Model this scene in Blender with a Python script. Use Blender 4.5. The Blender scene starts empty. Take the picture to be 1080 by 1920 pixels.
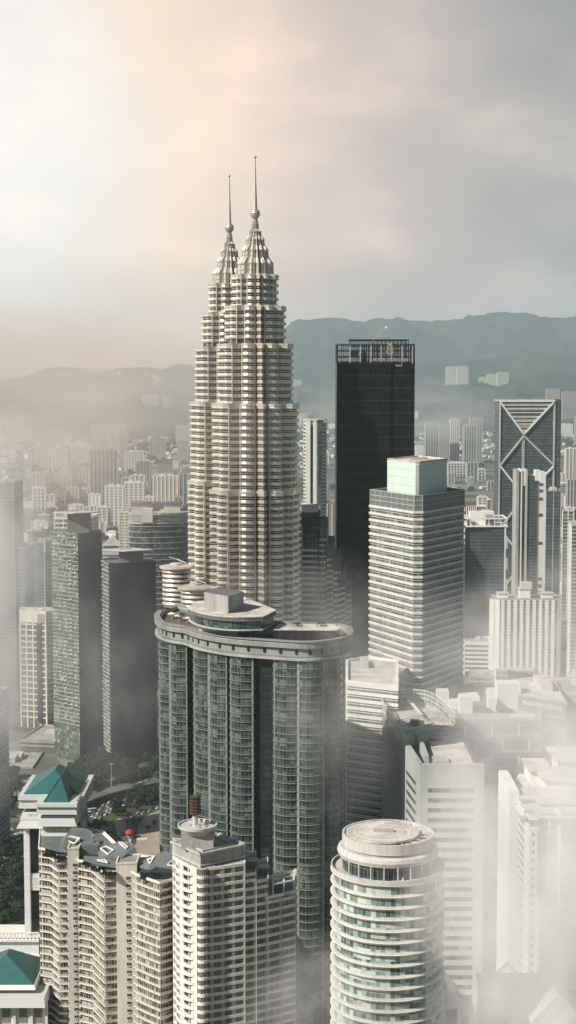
import bpy, math, random
from math import sin, cos, pi, radians, hypot, atan2, sqrt, floor, ceil
from mathutils import Vector, noise as mnoise
S = bpy.context.scene
COL = S.collection
random.seed(7)
# ---------------------------------------------------------------- camera
F = 2900.0; HC = 330.0; PIT = math.atan(245 / F)
cam_d = bpy.data.cameras.new('camera'); cam = bpy.data.objects.new('camera', cam_d); COL.objects.link(cam)
cam.location = (0, 0, HC); cam.rotation_euler = (pi / 2 - PIT, 0, 0)
cam_d.sensor_fit = 'VERTICAL'; cam_d.sensor_height = 36; cam_d.lens = F / 1920 * 36
cam_d.clip_start = 1; cam_d.clip_end = 60000
S.camera = cam
# ---------------------------------------------------------------- light
SUN_EL, SUN_AZ = 38, -120          # azimuth measured clockwise from the view direction (+Y)
sd = bpy.data.lights.new('sun', 'SUN'); sd.energy = 5.0; sd.angle = radians(0.6); sd.color = (1.0, 0.925, 0.82)
so = bpy.data.objects.new('sun', sd); COL.objects.link(so)
sv = Vector((sin(radians(SUN_AZ)) * cos(radians(SUN_EL)), cos(radians(SUN_AZ)) * cos(radians(SUN_EL)), sin(radians(SUN_EL))))
so.rotation_euler = sv.to_track_quat('Z', 'Y').to_euler(); so.location = (-900, -300, 900)
S.view_settings.view_transform = 'Standard'; S.view_settings.look = 'None'
S.view_settings.exposure = 0.3; S.view_settings.gamma = 1
# ---------------------------------------------------------------- node helper
class NT:
    def __init__(s, tree): s.t = tree; s.n = tree.nodes; s.l = tree.links
    def new(s, typ, **kw):
        n = s.n.new(typ)
        for k, v in kw.items(): setattr(n, k, v)
        return n
    def setin(s, sock, v):
        if isinstance(v, bpy.types.NodeSocket): s.l.new(v, sock)
        else:
            try: sock.default_value = v
            except Exception: sock.default_value = (*v, 1) if len(v) == 3 else v
    def math(s, op, a, b=None, c=None, clamp=False):
        n = s.n.new('ShaderNodeMath'); n.operation = op; n.use_clamp = clamp
        for i, v in enumerate((a, b, c)):
            if v is not None: s.setin(n.inputs[i], v)
        return n.outputs[0]
    def mix(s, f, a, b):
        n = s.n.new('ShaderNodeMix'); n.data_type = 'RGBA'
        s.setin(n.inputs[0], f); s.setin(n.inputs[6], a); s.setin(n.inputs[7], b)
        return n.outputs[2]
    def ramp(s, f, stops, interp='LINEAR'):
        n = s.n.new('ShaderNodeValToRGB'); n.color_ramp.interpolation = interp
        e = n.color_ramp.elements
        while len(e) < len(stops): e.new(0.5)
        for i, (p, c) in enumerate(stops):
            e[i].position = p; e[i].color = (*c, 1) if len(c) == 3 else c
        s.setin(n.inputs[0], f); return n.outputs[0]
    def noise(s, vec, scale, detail=3, rough=.55):
        n = s.n.new('ShaderNodeTexNoise'); s.setin(n.inputs['Vector'], vec)
        n.inputs['Scale'].default_value = scale; n.inputs['Detail'].default_value = detail; n.inputs['Roughness'].default_value = rough
        return n.outputs[0]
    def scale(s, vec, k):
        n = s.n.new('ShaderNodeVectorMath'); n.operation = 'MULTIPLY'; s.setin(n.inputs[0], vec); n.inputs[1].default_value = k
        return n.outputs[0]
# ---------------------------------------------------------------- world
w = bpy.data.worlds.new('World'); S.world = w; w.use_nodes = True
T = NT(w.node_tree); T.n.clear()
tc = T.new('ShaderNodeTexCoord'); D = tc.outputs['Generated']
sky = T.new('ShaderNodeTexSky', sky_type='NISHITA'); sky.sun_disc = False
sky.sun_elevation = radians(SUN_EL); sky.sun_rotation = radians(SUN_AZ)
def vdir(x, y):
    u = (x - 540) / F; v = (960 - y) / F
    return Vector((u, cos(PIT) + v * sin(PIT), -sin(PIT) + v * cos(PIT))).normalized()
def ang(x, y):
    dn = T.new('ShaderNodeVectorMath', operation='DISTANCE'); T.setin(dn.inputs[0], D); dn.inputs[1].default_value = vdir(x, y)
    return dn.outputs['Value']
gl = ang(-300, 250)                       # bright thin cloud veil to the upper left
r = T.math('DIVIDE', gl, 0.56)
stretch = T.scale(D, (6.0, 6.0, 9.0))
n1 = T.noise(stretch, 1.6, 5, .55); n2 = T.noise(T.scale(D, (8., 8., 15.)), 1.3, 4, .5)
r = T.math('ADD', r, T.math('MULTIPLY', T.math('SUBTRACT', n1, .5), .10))
veil = T.ramp(r, [(0.0, (.93, .90, .87)), (.26, (.92, .86, .80)), (.38, (.97, .76, .61)), (.50, (.76, .605, .515)), (.63, (.53, .465, .43)), (.78, (.41, .39, .375)), (1.0, (.33, .34, .34))])
cl = T.ramp(n2, [(.32, (.80, .83, .85)), (.50, (.98, .98, .98)), (.68, (1.36, 1.28, 1.22))])
mm = T.new('ShaderNodeMix', data_type='RGBA', blend_type='MULTIPLY'); T.l.new(T.math('MULTIPLY', r, 1.0, clamp=True), mm.inputs[0])
T.l.new(veil, mm.inputs[6]); T.l.new(cl, mm.inputs[7])
# cloud cover thins out overhead and behind, where the plain sky shows
sep = T.new('ShaderNodeSeparateXYZ'); T.l.new(D, sep.inputs[0])
cover = T.math('MULTIPLY', T.math('SMOOTH_MIN', T.math('MULTIPLY_ADD', sep.outputs[1], 1.6, -.35, clamp=True), 1.0, .1), T.math('SUBTRACT', 1.15, T.math('MULTIPLY', sep.outputs[2], 1.1), clamp=True), clamp=True)
bg1 = T.new('ShaderNodeBackground'); T.l.new(sky.outputs[0], bg1.inputs[0]); bg1.inputs[1].default_value = .028
bg2 = T.new('ShaderNodeBackground'); T.l.new(mm.outputs[2], bg2.inputs[0]); bg2.inputs[1].default_value = 1.0
ms = T.new('ShaderNodeMixShader'); T.l.new(cover, ms.inputs[0]); T.l.new(bg1.outputs[0], ms.inputs[1]); T.l.new(bg2.outputs[0], ms.inputs[2])
ow = T.new('ShaderNodeOutputWorld'); T.l.new(ms.outputs[0], ow.inputs[0])
# ---------------------------------------------------------------- render cost
cy = S.cycles
cy.use_denoising = True
cy.max_bounces = 6; cy.diffuse_bounces = 2; cy.glossy_bounces = 2; cy.transmission_bounces = 2; cy.volume_bounces = 2
cy.use_adaptive_sampling = True; cy.adaptive_threshold = .02
cy.volume_step_rate = 1.0; cy.volume_max_steps = 128
cy.caustics_reflective = False; cy.caustics_refractive = False
# ---------------------------------------------------------------- geometry helpers
def WP(x, y, d):
    u = (x - 540) / F; v = (960 - y) / F; t = d / (cos(PIT) + v * sin(PIT))
    return (u * t, d, HC + t * (-sin(PIT) + v * cos(PIT)))
def KD(d, y): return WP(541, y, d)[0]
def ZY(y, d): return WP(540, y, d)[2]
def DG(y, z=0.0):
    """distance at which height z shows on picture row y"""
    v = (960 - y) / F; return (HC - z) * (cos(PIT) + v * sin(PIT)) / (sin(PIT) - v * cos(PIT))
def PX(x, d, y): p = WP(x, y, d); return (p[0], p[1])

class MB:
    def __init__(s): s.v = []; s.f = []; s.m = []; s.u = []
    def add(s, vs, fs, m=0, uv=None):
        o = len(s.v); s.v += vs
        for i, f in enumerate(fs):
            s.f.append([a + o for a in f]); s.m.append(m); s.u.append(uv[i] if uv else None)
        return s
    def box(s, x0, y0, z0, x1, y1, z1, m=0):
        vs = [(x0,y0,z0),(x1,y0,z0),(x1,y1,z0),(x0,y1,z0),(x0,y0,z1),(x1,y0,z1),(x1,y1,z1),(x0,y1,z1)]
        L, D_, H = x1-x0, y1-y0, z1-z0
        uvs = [[(0,0)]*4, [(0,0)]*4] + [[(0,z0),(l,z0),(l,z1),(0,z1)] for l in (L, D_, L, D_)]
        return s.add(vs, [(3,2,1,0),(4,5,6,7),(0,1,5,4),(1,2,6,5),(2,3,7,6),(3,0,4,7)], m, uvs)
    def prism(s, poly, z0, z1, m=0, cap=None, uo=0.0):
        n = len(poly); cap = m if cap is None else cap
        vs = [(x, y, z0) for x, y in poly] + [(x, y, z1) for x, y in poly]
        u = uo; fs = []; uv = []
        for i in range(n):
            j = (i + 1) % n; L = hypot(poly[j][0]-poly[i][0], poly[j][1]-poly[i][1])
            fs.append((i, j, n+j, n+i)); uv.append([(u, z0), (u+L, z0), (u+L, z1), (u, z1)]); u += L
        s.add(vs, fs, m, uv)
        s.add(vs[n:], [tuple(range(n))], cap); s.add(vs[:n], [tuple(range(n-1, -1, -1))], cap)
        return s
    def loft(s, rings, m=0, cap=True):
        n = len(rings[0]); vs = [p for r_ in rings for p in r_]; fs = []
        for k in range(len(rings) - 1):
            for i in range(n):
                j = (i + 1) % n; fs.append((k*n+i, k*n+j, (k+1)*n+j, (k+1)*n+i))
        s.add(vs, fs, m)
        if cap:
            s.add(list(rings[-1]), [tuple(range(n))], m); s.add(list(rings[0]), [tuple(range(n-1, -1, -1))], m)
        return s
    def lathe(s, prof, n=32, m=0, c=(0, 0), cap=True):
        return s.loft([[(c[0] + r_*cos(2*pi*i/n), c[1] + r_*sin(2*pi*i/n), z) for i in range(n)] for r_, z in prof], m, cap)
    def bar(s, p, q, w=.3, h=None, m=0):
        p = Vector(p); q = Vector(q); d = (q - p).normalized(); up = Vector((0, 0, 1)) if abs(d.z) < .95 else Vector((0, 1, 0))
        a = d.cross(up).normalized() * w / 2; b = a.cross(d).normalized() * (h or w) / 2
        vs = [tuple(p+a+b), tuple(p-a+b), tuple(p-a-b), tuple(p+a-b), tuple(q+a+b), tuple(q-a+b), tuple(q-a-b), tuple(q+a-b)]
        return s.add(vs, [(0,1,2,3),(7,6,5,4),(0,4,5,1),(1,5,6,2),(2,6,7,3),(3,7,4,0)], m)
    def tube(s, pts, rad, n=8, m=0):
        rings = []
        for i, p in enumerate(pts):
            p = Vector(p); a = Vector(pts[max(i-1, 0)]); b = Vector(pts[min(i+1, len(pts)-1)]); d = (b - a).normalized()
            up = Vector((0, 0, 1)) if abs(d.z) < .9 else Vector((0, 1, 0)); e = d.cross(up).normalized(); g = e.cross(d)
            rr = rad[i] if isinstance(rad, (list, tuple)) else rad
            rings.append([tuple(p + e*rr*cos(2*pi*k/n) + g*rr*sin(2*pi*k/n)) for k in range(n)])
        return s.loft(rings, m)
    def mesh(s, name, mats):
        me = bpy.data.meshes.new(name); me.from_pydata(s.v, [], s.f)
        for m in (mats if isinstance(mats, (list, tuple)) else [mats]): me.materials.append(m)
        me.polygons.foreach_set('material_index', s.m)
        if any(s.u):
            ul = me.uv_layers.new(name='UVMap'); k = 0; flat = []
            for f, u in zip(s.f, s.u):
                for c in range(len(f)): flat += (u[c] if u else (0.0, 0.0))
            ul.data.foreach_set('uv', flat)
        me.update(); return me
    def build(s, name, mats, parent=None, **kw): return link(name, s.mesh(name, mats), parent, **kw)

def link(name, data, parent=None, loc=None, rz=0, sc=None, kind=None, label=None):
    o = bpy.data.objects.new(name, data); COL.objects.link(o)
    if parent: o.parent = parent
    if loc: o.location = loc
    if rz: o.rotation_euler = (0, 0, rz)
    if sc: o.scale = sc
    if kind: o['kind'] = kind
    if label: o['label'] = label
    return o
def tag(o, label, cat, group=None, kind=None):
    o['label'] = label; o['category'] = cat
    if group: o['group'] = group
    if kind: o['kind'] = kind
    return o
def thing(name, label, cat, loc, group=None, rz=0): return tag(link(name, None, None, loc, rz), label, cat, group)
def rep(root, name, me, places, cap=100):
    """places: (loc, rz, scale); the first cap as parts of their own, the rest as one part"""
    for p in places[:cap]: link(name, me, root, p[0], p[1] if len(p) > 1 else 0, p[2] if len(p) > 2 else None)
    if len(places) > cap:
        mb = MB()
        for p in places[cap:]:
            a = p[1] if len(p) > 1 else 0; sc = (p[2] if len(p) > 2 else None) or (1, 1, 1); c, s_ = cos(a), sin(a)
            o = len(mb.v)
            for v in me.vertices:
                x, y, z = v.co.x*sc[0], v.co.y*sc[1], v.co.z*sc[2]
                mb.v.append((x*c - y*s_ + p[0][0], x*s_ + y*c + p[0][1], z + p[0][2]))
            for pl in me.polygons: mb.f.append([i + o for i in pl.vertices]); mb.m.append(pl.material_index); mb.u.append(None)
        mb.build(name, list(me.materials), root, kind='stuff')
def copy_tree(o, parent=None):
    c = o.copy(); COL.objects.link(c); c.parent = parent
    for ch in list(o.children): copy_tree(ch, c)
    return c
def area(p): return sum(p[i][0]*p[(i+1) % len(p)][1] - p[(i+1) % len(p)][0]*p[i][1] for i in range(len(p))) / 2
def ccw(p): return p if area(p) > 0 else p[::-1]
def outset(p, o):
    n = len(p); out = []
    for i in range(n):
        a, b, c = p[i-1], p[i], p[(i+1) % n]
        d1 = Vector((b[0]-a[0], b[1]-a[1])); d2 = Vector((c[0]-b[0], c[1]-b[1]))
        if d1.length < 1e-6: d1 = d2
        if d2.length < 1e-6: d2 = d1
        d1.normalize(); d2.normalize(); n1_ = Vector((d1.y, -d1.x)); n2_ = Vector((d2.y, -d2.x)); m_ = n1_ + n2_
        if m_.length < 1e-3: m_ = n1_.copy()
        m_.normalize(); k = min(1 / max(m_.dot(n1_), .3), 2.2)
        out.append((b[0] + m_.x*o*k, b[1] + m_.y*o*k))
    return out
def circle(r_, n=48, c=(0, 0), a0=0): return [(c[0] + r_*cos(a0 + 2*pi*i/n), c[1] + r_*sin(a0 + 2*pi*i/n)) for i in range(n)]
def crv(pts, k=6, closed=False):
    out = []; n = len(pts); rng = range(n if closed else n - 1)
    for i in rng:
        g = (lambda j: pts[j % n]) if closed else (lambda j: pts[min(max(j, 0), n-1)])
        p0, p1, p2, p3 = g(i-1), g(i), g(i+1), g(i+2)
        for s_ in range(k):
            t = s_ / k
            out.append(tuple(.5*((2*p1[c]) + (-p0[c]+p2[c])*t + (2*p0[c]-5*p1[c]+4*p2[c]-p3[c])*t*t + (-p0[c]+3*p1[c]-3*p2[c]+p3[c])*t**3) for c in (0, 1)))
    if not closed: out.append(pts[-1])
    return out
# ---------------------------------------------------------------- materials
def mat(name):
    m = bpy.data.materials.new(name); m.use_nodes = True; t = NT(m.node_tree)
    return m, t, t.n['Principled BSDF']
def plain(name, c, rough=.7, metal=0.0, var=.18, sc=.08, streak=True, spec=.4):
    m, t, b = mat(name)
    co = t.new('ShaderNodeTexCoord').outputs['Object']
    v = t.noise(t.scale(co, (1, 1, .25 if streak else 1)), sc, 5, .62)
    v2 = t.noise(t.scale(co, (1, 1, .12 if streak else 1)), sc*9, 3, .6)
    k = t.math('ADD', t.math('MULTIPLY', v, .6), t.math('MULTIPLY', v2, .4))
    lo = tuple(x*(1-var*1.6) for x in c); hi = tuple(min(x*(1+var*.9), 1) for x in c)
    t.l.new(t.ramp(k, [(.32, lo), (.62, hi)]), b.inputs['Base Color'])
    b.inputs['Roughness'].default_value = rough; b.inputs['Metallic'].default_value = metal
    b.inputs['Specular IOR Level'].default_value = spec
    return m
def facade(name, dark, light, pw=1.5, fh=3.6, frame=(.3, .3, .3), fw=.07, lw=.0, rough=.12, lit=.25, sill=.0, sillc=None):
    """curtain wall: panes cut from the running metre and the height, each with its own blind or tint"""
    m, t, b = mat(name)
    uv = t.new('ShaderNodeUVMap'); sp = t.new('ShaderNodeSeparateXYZ'); t.l.new(uv.outputs[0], sp.inputs[0])
    u = t.math('DIVIDE', sp.outputs[0], pw); v = t.math('DIVIDE', sp.outputs[1], fh)
    cx = t.new('ShaderNodeCombineXYZ'); t.l.new(t.math('FLOOR', u), cx.inputs[0]); t.l.new(t.math('FLOOR', v), cx.inputs[1])
    wn = t.new('ShaderNodeTexWhiteNoise', noise_dimensions='3D'); t.l.new(cx.outputs[0], wn.inputs['Vector'])
    cx2 = t.new('ShaderNodeCombineXYZ'); t.l.new(t.math('FLOOR', t.math('DIVIDE', u, 4)), cx2.inputs[0]); t.l.new(t.math('FLOOR', v), cx2.inputs[1])
    wn2 = t.new('ShaderNodeTexWhiteNoise', noise_dimensions='3D'); t.l.new(cx2.outputs[0], wn2.inputs['Vector'])
    k = t.math('ADD', t.math('MULTIPLY', wn.outputs[0], .55), t.math('MULTIPLY', wn2.outputs[0], .45))
    mid = tuple((a*2+c)/3 for a, c in zip(dark, light))
    col = t.ramp(k, [(.15, dark), (1-lit-.12, mid), (1-lit+.12, light)])
    fr = t.math('LESS_THAN', t.math('FRACT', u), fw)
    if lw: fr = t.math('MAXIMUM', fr, t.math('LESS_THAN', t.math('FRACT', v), lw))
    col = t.mix(fr, col, (*frame, 1))
    if sill: col = t.mix(t.math('LESS_THAN', t.math('FRACT', v), sill), col, (*(sillc or frame), 1))
    t.l.new(col, b.inputs['Base Color'])
    rr = t.math('MULTIPLY_ADD', wn.outputs[0], .12, rough)
    t.l.new(t.math('MAXIMUM', rr, t.math('MULTIPLY', fr, .5)), b.inputs['Roughness'])
    b.inputs['Specular IOR Level'].default_value = .6
    # panes are never perfectly in plane
    bp = t.new('ShaderNodeBump'); bp.inputs['Strength'].default_value = .15; bp.inputs['Distance'].default_value = .3
    t.l.new(wn.outputs[0], bp.inputs['Height']); t.l.new(bp.outputs[0], b.inputs['Normal'])
    return m
M = {}
M['steel'] = plain('stainless_steel', (.72, .67, .585), .38, .5, .15, .05)
M['steel_dk'] = plain('dark_steel', (.30, .28, .25), .45, .6, .2, .05)  # darker steel, used on the rings round the ball
M['pwin'] = facade('tower_window_glass', (.028, .023, .021), (.22, .185, .15), 1.4, 4.05, (.30, .26, .22), .1, rough=.18, lit=.42)  # pane tones raised to carry the reflected sky in their colour
M['cream'] = plain('cream_render', (.79, .75, .66), .8, var=.14)
M['cream2'] = plain('pale_beige_render', (.62, .585, .52), .8, var=.14)
M['white'] = plain('white_paint', (.78, .775, .74), .7, var=.10)
M['railb'] = plain('beige_balcony_panel', (.47, .45, .385), .6, var=.15)
M['grey'] = plain('grey_concrete', (.36, .36, .34), .85, var=.25)
M['greyg'] = plain('green_grey_metal', (.20, .24, .225), .5, var=.2)
M['greyc'] = plain('grey_crown_render', (.25, .268, .26), .7, var=.2)
M['lgrey'] = plain('light_concrete', (.52, .51, .48), .85, var=.2)
M['dgrey'] = plain('dark_concrete', (.14, .145, .15), .8, var=.25)
M['roofg'] = plain('weathered_roof_felt', (.33, .33, .31), .9, var=.4, sc=.12, streak=False)
M['roofl'] = plain('pale_roof_screed', (.55, .53, .48), .9, var=.35, sc=.12, streak=False)
M['teal'] = plain('teal_metal_roof', (.032, .135, .13), .5, .1, .18, .05, False)
M['slate'] = plain('blue_grey_roof', (.17, .195, .205), .5, .2, .2, .06, False)
M['black'] = plain('black_metal', (.022, .018, .018), .45, .3, .2)
M['dark2'] = plain('dark_floor_edge', (.04, .037, .04), .5, var=.2)
M['brown'] = plain('brown_steel', (.12, .07, .05), .55, .3, .3)
M['wood'] = plain('timber_deck', (.22, .10, .06), .7, var=.3, streak=False)
M['deck'] = plain('weathered_deck', (.16, .12, .10), .8, var=.4, sc=.15, streak=False)
M['red'] = plain('red_canvas', (.45, .03, .025), .6, var=.15, streak=False)
M['bgreen'] = facade('green_residence_glass', (.008, .018, .016), (.125, .165, .145), 1.55, 3.4, (.13, .16, .15), .09, rough=.14, lit=.22)
M['drk'] = facade('dark_recess_glass', (.008, .011, .012), (.03, .038, .038), 1.6, 3.4, (.02, .025, .025), .1, rough=.25, lit=.2)
M['condo'] = facade('condo_window_glass', (.025, .027, .026), (.42, .41, .36), 1.25, 3.1, (.55, .53, .46), .12, rough=.2, lit=.36)
M['cwin'] = facade('window_glass_with_bars', (.02, .022, .022), (.20, .20, .18), .62, 3.1, (.5, .48, .42), .2, rough=.2, lit=.25)
M['curt3'] = facade('pale_grey_curtain_wall', (.12, .14, .14), (.30, .33, .32), 1.8, 3.9, (.38, .40, .39), .12, .14, rough=.3, lit=.3)
M['round'] = facade('pale_green_glass', (.05, .085, .075), (.52, .62, .56), 1.5, 3.4, (.35, .40, .37), .08, rough=.12, lit=.42)
M['blkgl'] = facade('near_black_glass', (.006, .0055, .007), (.022, .020, .024), 1.5, 3.8, (.009, .008, .009), .1, .10, rough=.2, lit=.12); M['blkgl'].node_tree.nodes['Principled BSDF'].inputs['Specular IOR Level'].default_value = .12
M['t3gl'] = facade('grey_green_ribbon_glass', (.05, .075, .065), (.30, .36, .32), 1.5, 4.1, (.30, .32, .29), .1, rough=.16, lit=.25)
M['mistwhite'] = plain('pale_sunshade', (.62, .62, .585), .6, var=.15)
M['mint'] = facade('mint_panel', (.60, .76, .65), (.66, .82, .71), 1.4, 4.3, (.36, .47, .40), .06, .045, rough=.35, lit=.5)
M['curt'] = facade('dark_curtain_wall', (.02, .03, .035), (.09, .115, .12), 1.6, 3.9, (.15, .18, .18), .1, .1, rough=.13, lit=.2)
M['curt2'] = facade('blue_grey_curtain_wall', (.045, .06, .065), (.17, .20, .205), 1.8, 3.9, (.25, .27, .27), .09, .1, rough=.15, lit=.25)
M['bal'] = facade('mottled_balcony_glazing', (.012, .02, .016), (.34, .37, .30), 1.7, 3.3, (.10, .13, .11), .16, .22, rough=.3, lit=.22)
M['apt'] = facade('apartment_window_strips', (.045, .05, .05), (.26, .26, .24), 2.6, 3.1, (.5, .47, .41), .42, .34, rough=.4, lit=.25)
M['office'] = facade('office_windows', (.03, .035, .038), (.24, .26, .25), 1.8, 3.7, (.2, .2, .19), .1, rough=.2, lit=.22)
def leafmat(name, c1, c2):
    m, t, b = mat(name); co = t.new('ShaderNodeTexCoord').outputs['Object']
    t.l.new(t.ramp(t.noise(co, .5, 3), [(.35, c1), (.65, c2)]), b.inputs['Base Color']); b.inputs['Roughness'].default_value = .75
    b.inputs['Specular IOR Level'].default_value = .2
    return m
M['leaf'] = leafmat('tree_leaves', (.010, .018, .010), (.028, .040, .020))
M['leaf2'] = leafmat('light_tree_leaves', (.018, .030, .014), (.042, .058, .028))
M['bark'] = plain('bark', (.10, .075, .055), .9)
# ---------------------------------------------------------------- ground, hills, haze
def GP(x, y, z=0.0): d = DG(y, z); p = WP(x, y, d); return (p[0], p[1], z)
gm, t, b = mat('city_ground')
co = t.new('ShaderNodeTexCoord').outputs['Object']
a1 = t.noise(co, .004, 5, .6); a2 = t.noise(co, .03, 4, .6)
vor = t.new('ShaderNodeTexVoronoi'); t.l.new(co, vor.inputs['Vector']); vor.inputs['Scale'].default_value = .018
built = t.ramp(vor.outputs['Color'], [(.2, (.11, .11, .105)), (.6, (.17, .165, .155)), (.9, (.25, .24, .22))])
green = t.ramp(a2, [(.35, (.022, .035, .02)), (.65, (.05, .065, .035))])
t.l.new(t.mix(t.ramp(a1, [(.46, (0, 0, 0)), (.54, (1, 1, 1))]), green, built), b.inputs['Base Color']); b.inputs['Roughness'].default_value = .95
g = MB(); R_ = 20000
g.add([(-R_, -2000, 0), (R_, -2000, 0), (R_, R_, 0), (-R_, R_, 0)], [(0, 1, 2, 3)])
g.build('ground', gm, kind='structure')
hm, t, b = mat('forested_hillside'); co = t.new('ShaderNodeTexCoord').outputs['Object']
t.l.new(t.ramp(t.math('ADD', t.math('MULTIPLY', t.noise(co, .0012, 6, .65), .6), t.math('MULTIPLY', t.noise(co, .012, 4, .6), .4)), [(.38, (.012, .022, .018)), (.5, (.030, .044, .03)), (.60, (.07, .075, .05)), (.68, (.13, .115, .085))]), b.inputs['Base Color'])
b.inputs['Roughness'].default_value = .95; b.inputs['Specular IOR Level'].default_value = .05
bp = t.new('ShaderNodeBump'); bp.inputs['Strength'].default_value = .9; bp.inputs['Distance'].default_value = 60; t.l.new(t.noise(co, .006, 6, .65), bp.inputs['Height']); t.l.new(bp.outputs[0], b.inputs['Normal'])
def hill(d0, depth, ridge, seed, label, name='hills', rough=1.0):
    """ridge: picture points of the skyline, set at the real distance d0"""
    mb = MB(); xs = [x for x, _ in ridge]; nx = 260; ny = 40; x0, x1 = xs[0], xs[-1]
    def top(x):
        for (a, ya), (b_, yb) in zip(ridge, ridge[1:]):
            if a <= x <= b_:
                k = (x-a)/(b_-a); k = k*k*(3-2*k); return ya + (yb-ya)*k
        return ridge[-1][1]
    vs = []
    for j in range(ny + 1):
        t_ = j / ny; dd = d0 - depth + 2*depth*t_; prof = max(0, 1 - abs(2*t_-1)**1.3)
        for i in range(nx + 1):
            x = x0 + (x1-x0)*i/nx; X = (x-540)/F*d0; Z = max(ZY(top(x), d0), 0)
            n_ = mnoise.fractal(Vector((X*.0011, dd*.0011, seed)), 1.0, 2.0, 6)
            n2_ = mnoise.fractal(Vector((X*.009, dd*.009, seed)), 1.0, 2.0, 3)
            z = Z*prof*(1 + .55*n_*(1 - prof**5)*rough) + n2_*20*rough*min(1, prof*3) + n_*d0*.0016
            vs.append((X, dd, z if 0 < j < ny else -20))
    fs = [(j*(nx+1)+i, j*(nx+1)+i+1, (j+1)*(nx+1)+i+1, (j+1)*(nx+1)+i) for j in range(ny) for i in range(nx)]
    mb.add(vs, fs); o = mb.build(name, hm, kind='structure', label=label)
    for p in o.data.polygons: p.use_smooth = True
    return o
hill(17000, 2000, [(-700, 720), (-200, 715), (250, 705), (400, 690), (500, 640), (570, 607), (640, 603), (690, 611), (760, 600), (860, 596), (905, 589), (960, 590), (1020, 598), (1080, 595), (1300, 600), (1700, 640)], 1.3, 'far blue mountain ridge along the horizon')
hill(13800, 1500, [(-600, 730), (0, 735), (170, 700), (250, 688), (400, 694), (560, 700), (700, 690), (840, 684), (930, 675), (985, 662), (1080, 662), (1300, 668), (1600, 690)], 4.1, 'middle wooded ridge in front of the mountains')
hill(11500, 1300, [(560, 735), (640, 722), (760, 712), (850, 730), (920, 725), (960, 712), (1010, 697), (1080, 702), (1300, 715), (1500, 735)], 8.2, 'low wooded hill behind the right towers')
hill(10500, 1400, [(-520, 745), (-300, 720), (-100, 722), (0, 713), (60, 703), (100, 690), (150, 689), (185, 702), (240, 735), (300, 762), (360, 775), (460, 785)], 2.2, 'rounded wooded hill behind the apartment towers', rough=.6)
def volume(name, col, dens, aniso=0.0, blob=None, step=0):
    m = bpy.data.materials.new(name); m.use_nodes = True; t = NT(m.node_tree); t.n.clear()
    o = t.new('ShaderNodeOutputMaterial'); p = t.new('ShaderNodeVolumePrincipled'); t.l.new(p.outputs[0], o.inputs['Volume'])
    p.inputs['Color'].default_value = (*col, 1); p.inputs['Anisotropy'].default_value = aniso; p.inputs['Density'].default_value = dens
    if blob:
        sc, thr, seed, soft = blob
        oc = t.new('ShaderNodeTexCoord').outputs['Object']
        ln = t.new('ShaderNodeVectorMath', operation='LENGTH'); t.l.new(oc, ln.inputs[0])
        add = t.new('ShaderNodeVectorMath', operation='ADD'); t.l.new(oc, add.inputs[0]); add.inputs[1].default_value = (seed, seed*.7, 0)
        nz = t.noise(add.outputs[0], sc, 4, .6)
        fall = t.math('SUBTRACT', 1.0, t.math('SMOOTHSTEP', ln.outputs['Value'], soft, 1.0)) if False else t.math('POWER', t.math('SUBTRACT', 1.0, ln.outputs['Value'], clamp=True), soft)
        nn = t.math('MULTIPLY_ADD', t.math('SUBTRACT', nz, thr+.03, clamp=True), 3.6, .06)
        t.l.new(t.math('MULTIPLY', t.math('MULTIPLY', fall, nn), dens), p.inputs['Density'])
    return m
HAZE_ON = True; MIST_ON = True
if HAZE_ON:
    hz = MB().box(-19000, -1500, -21, 19000, 19500, 1150)
    o = hz.build('haze', volume('even_haze', (.74, .91, 1.0), 5.0e-5, .1), kind='stuff'); tag(o, 'thin blue grey haze over the whole city', 'haze')
def mist(x, y, d, rx, ry, rz, dens, label, sc=2.2, thr=.38, seed=0.0, soft=.8, col=(1, 1, 1), aniso=.0):
    import bmesh
    bm = bmesh.new(); bmesh.ops.create_icosphere(bm, subdivisions=3, radius=1.0); me = bpy.data.meshes.new('mist_bank'); bm.to_mesh(me); bm.free()
    m = volume('mist_bank', col, dens, aniso, (sc, thr, seed, soft)); m.cycles.volume_step_rate = 1.0 if hasattr(m.cycles, 'volume_step_rate') else 1
    me.materials.append(m)
    k = d / F; o = link('mist_bank', me, None, WP(x, y, d)); o.scale = (rx*k, ry, rz*k)
    tag(o, label, 'mist', 'drifting banks of mist', 'stuff')
# ---------------------------------------------------------------- generic tower
def ring(mb, po, pi_, z0, z1, m=0):
    n = len(po); vs = [(x, y, z0) for x, y in po] + [(x, y, z1) for x, y in po] + [(x, y, z0) for x, y in pi_] + [(x, y, z1) for x, y in pi_]
    fs = []
    for i in range(n):
        j = (i+1) % n
        fs += [(i, j, n+j, n+i), (2*n+j, 2*n+i, 3*n+i, 3*n+j), (n+i, n+j, 3*n+j, 3*n+i), (j, i, 2*n+i, 2*n+j)]
    return mb.add(vs, fs, m)
def edges_at(poly, step, off=0.0, minlen=1.0):
    out = []; n = len(poly)
    for i in range(n):
        a, b = poly[i], poly[(i+1) % n]; L = hypot(b[0]-a[0], b[1]-a[1])
        if L < minlen: continue
        k = max(1, round(L / step)); an = atan2(b[1]-a[1], b[0]-a[0]); nx_, ny_ = sin(an), -cos(an)
        for q in range(k + 1 if n < 14 else k):
            t_ = q / k; out.append(((a[0]+(b[0]-a[0])*t_ + nx_*off, a[1]+(b[1]-a[1])*t_ + ny_*off), an, (nx_, ny_)))
    return out
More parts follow.
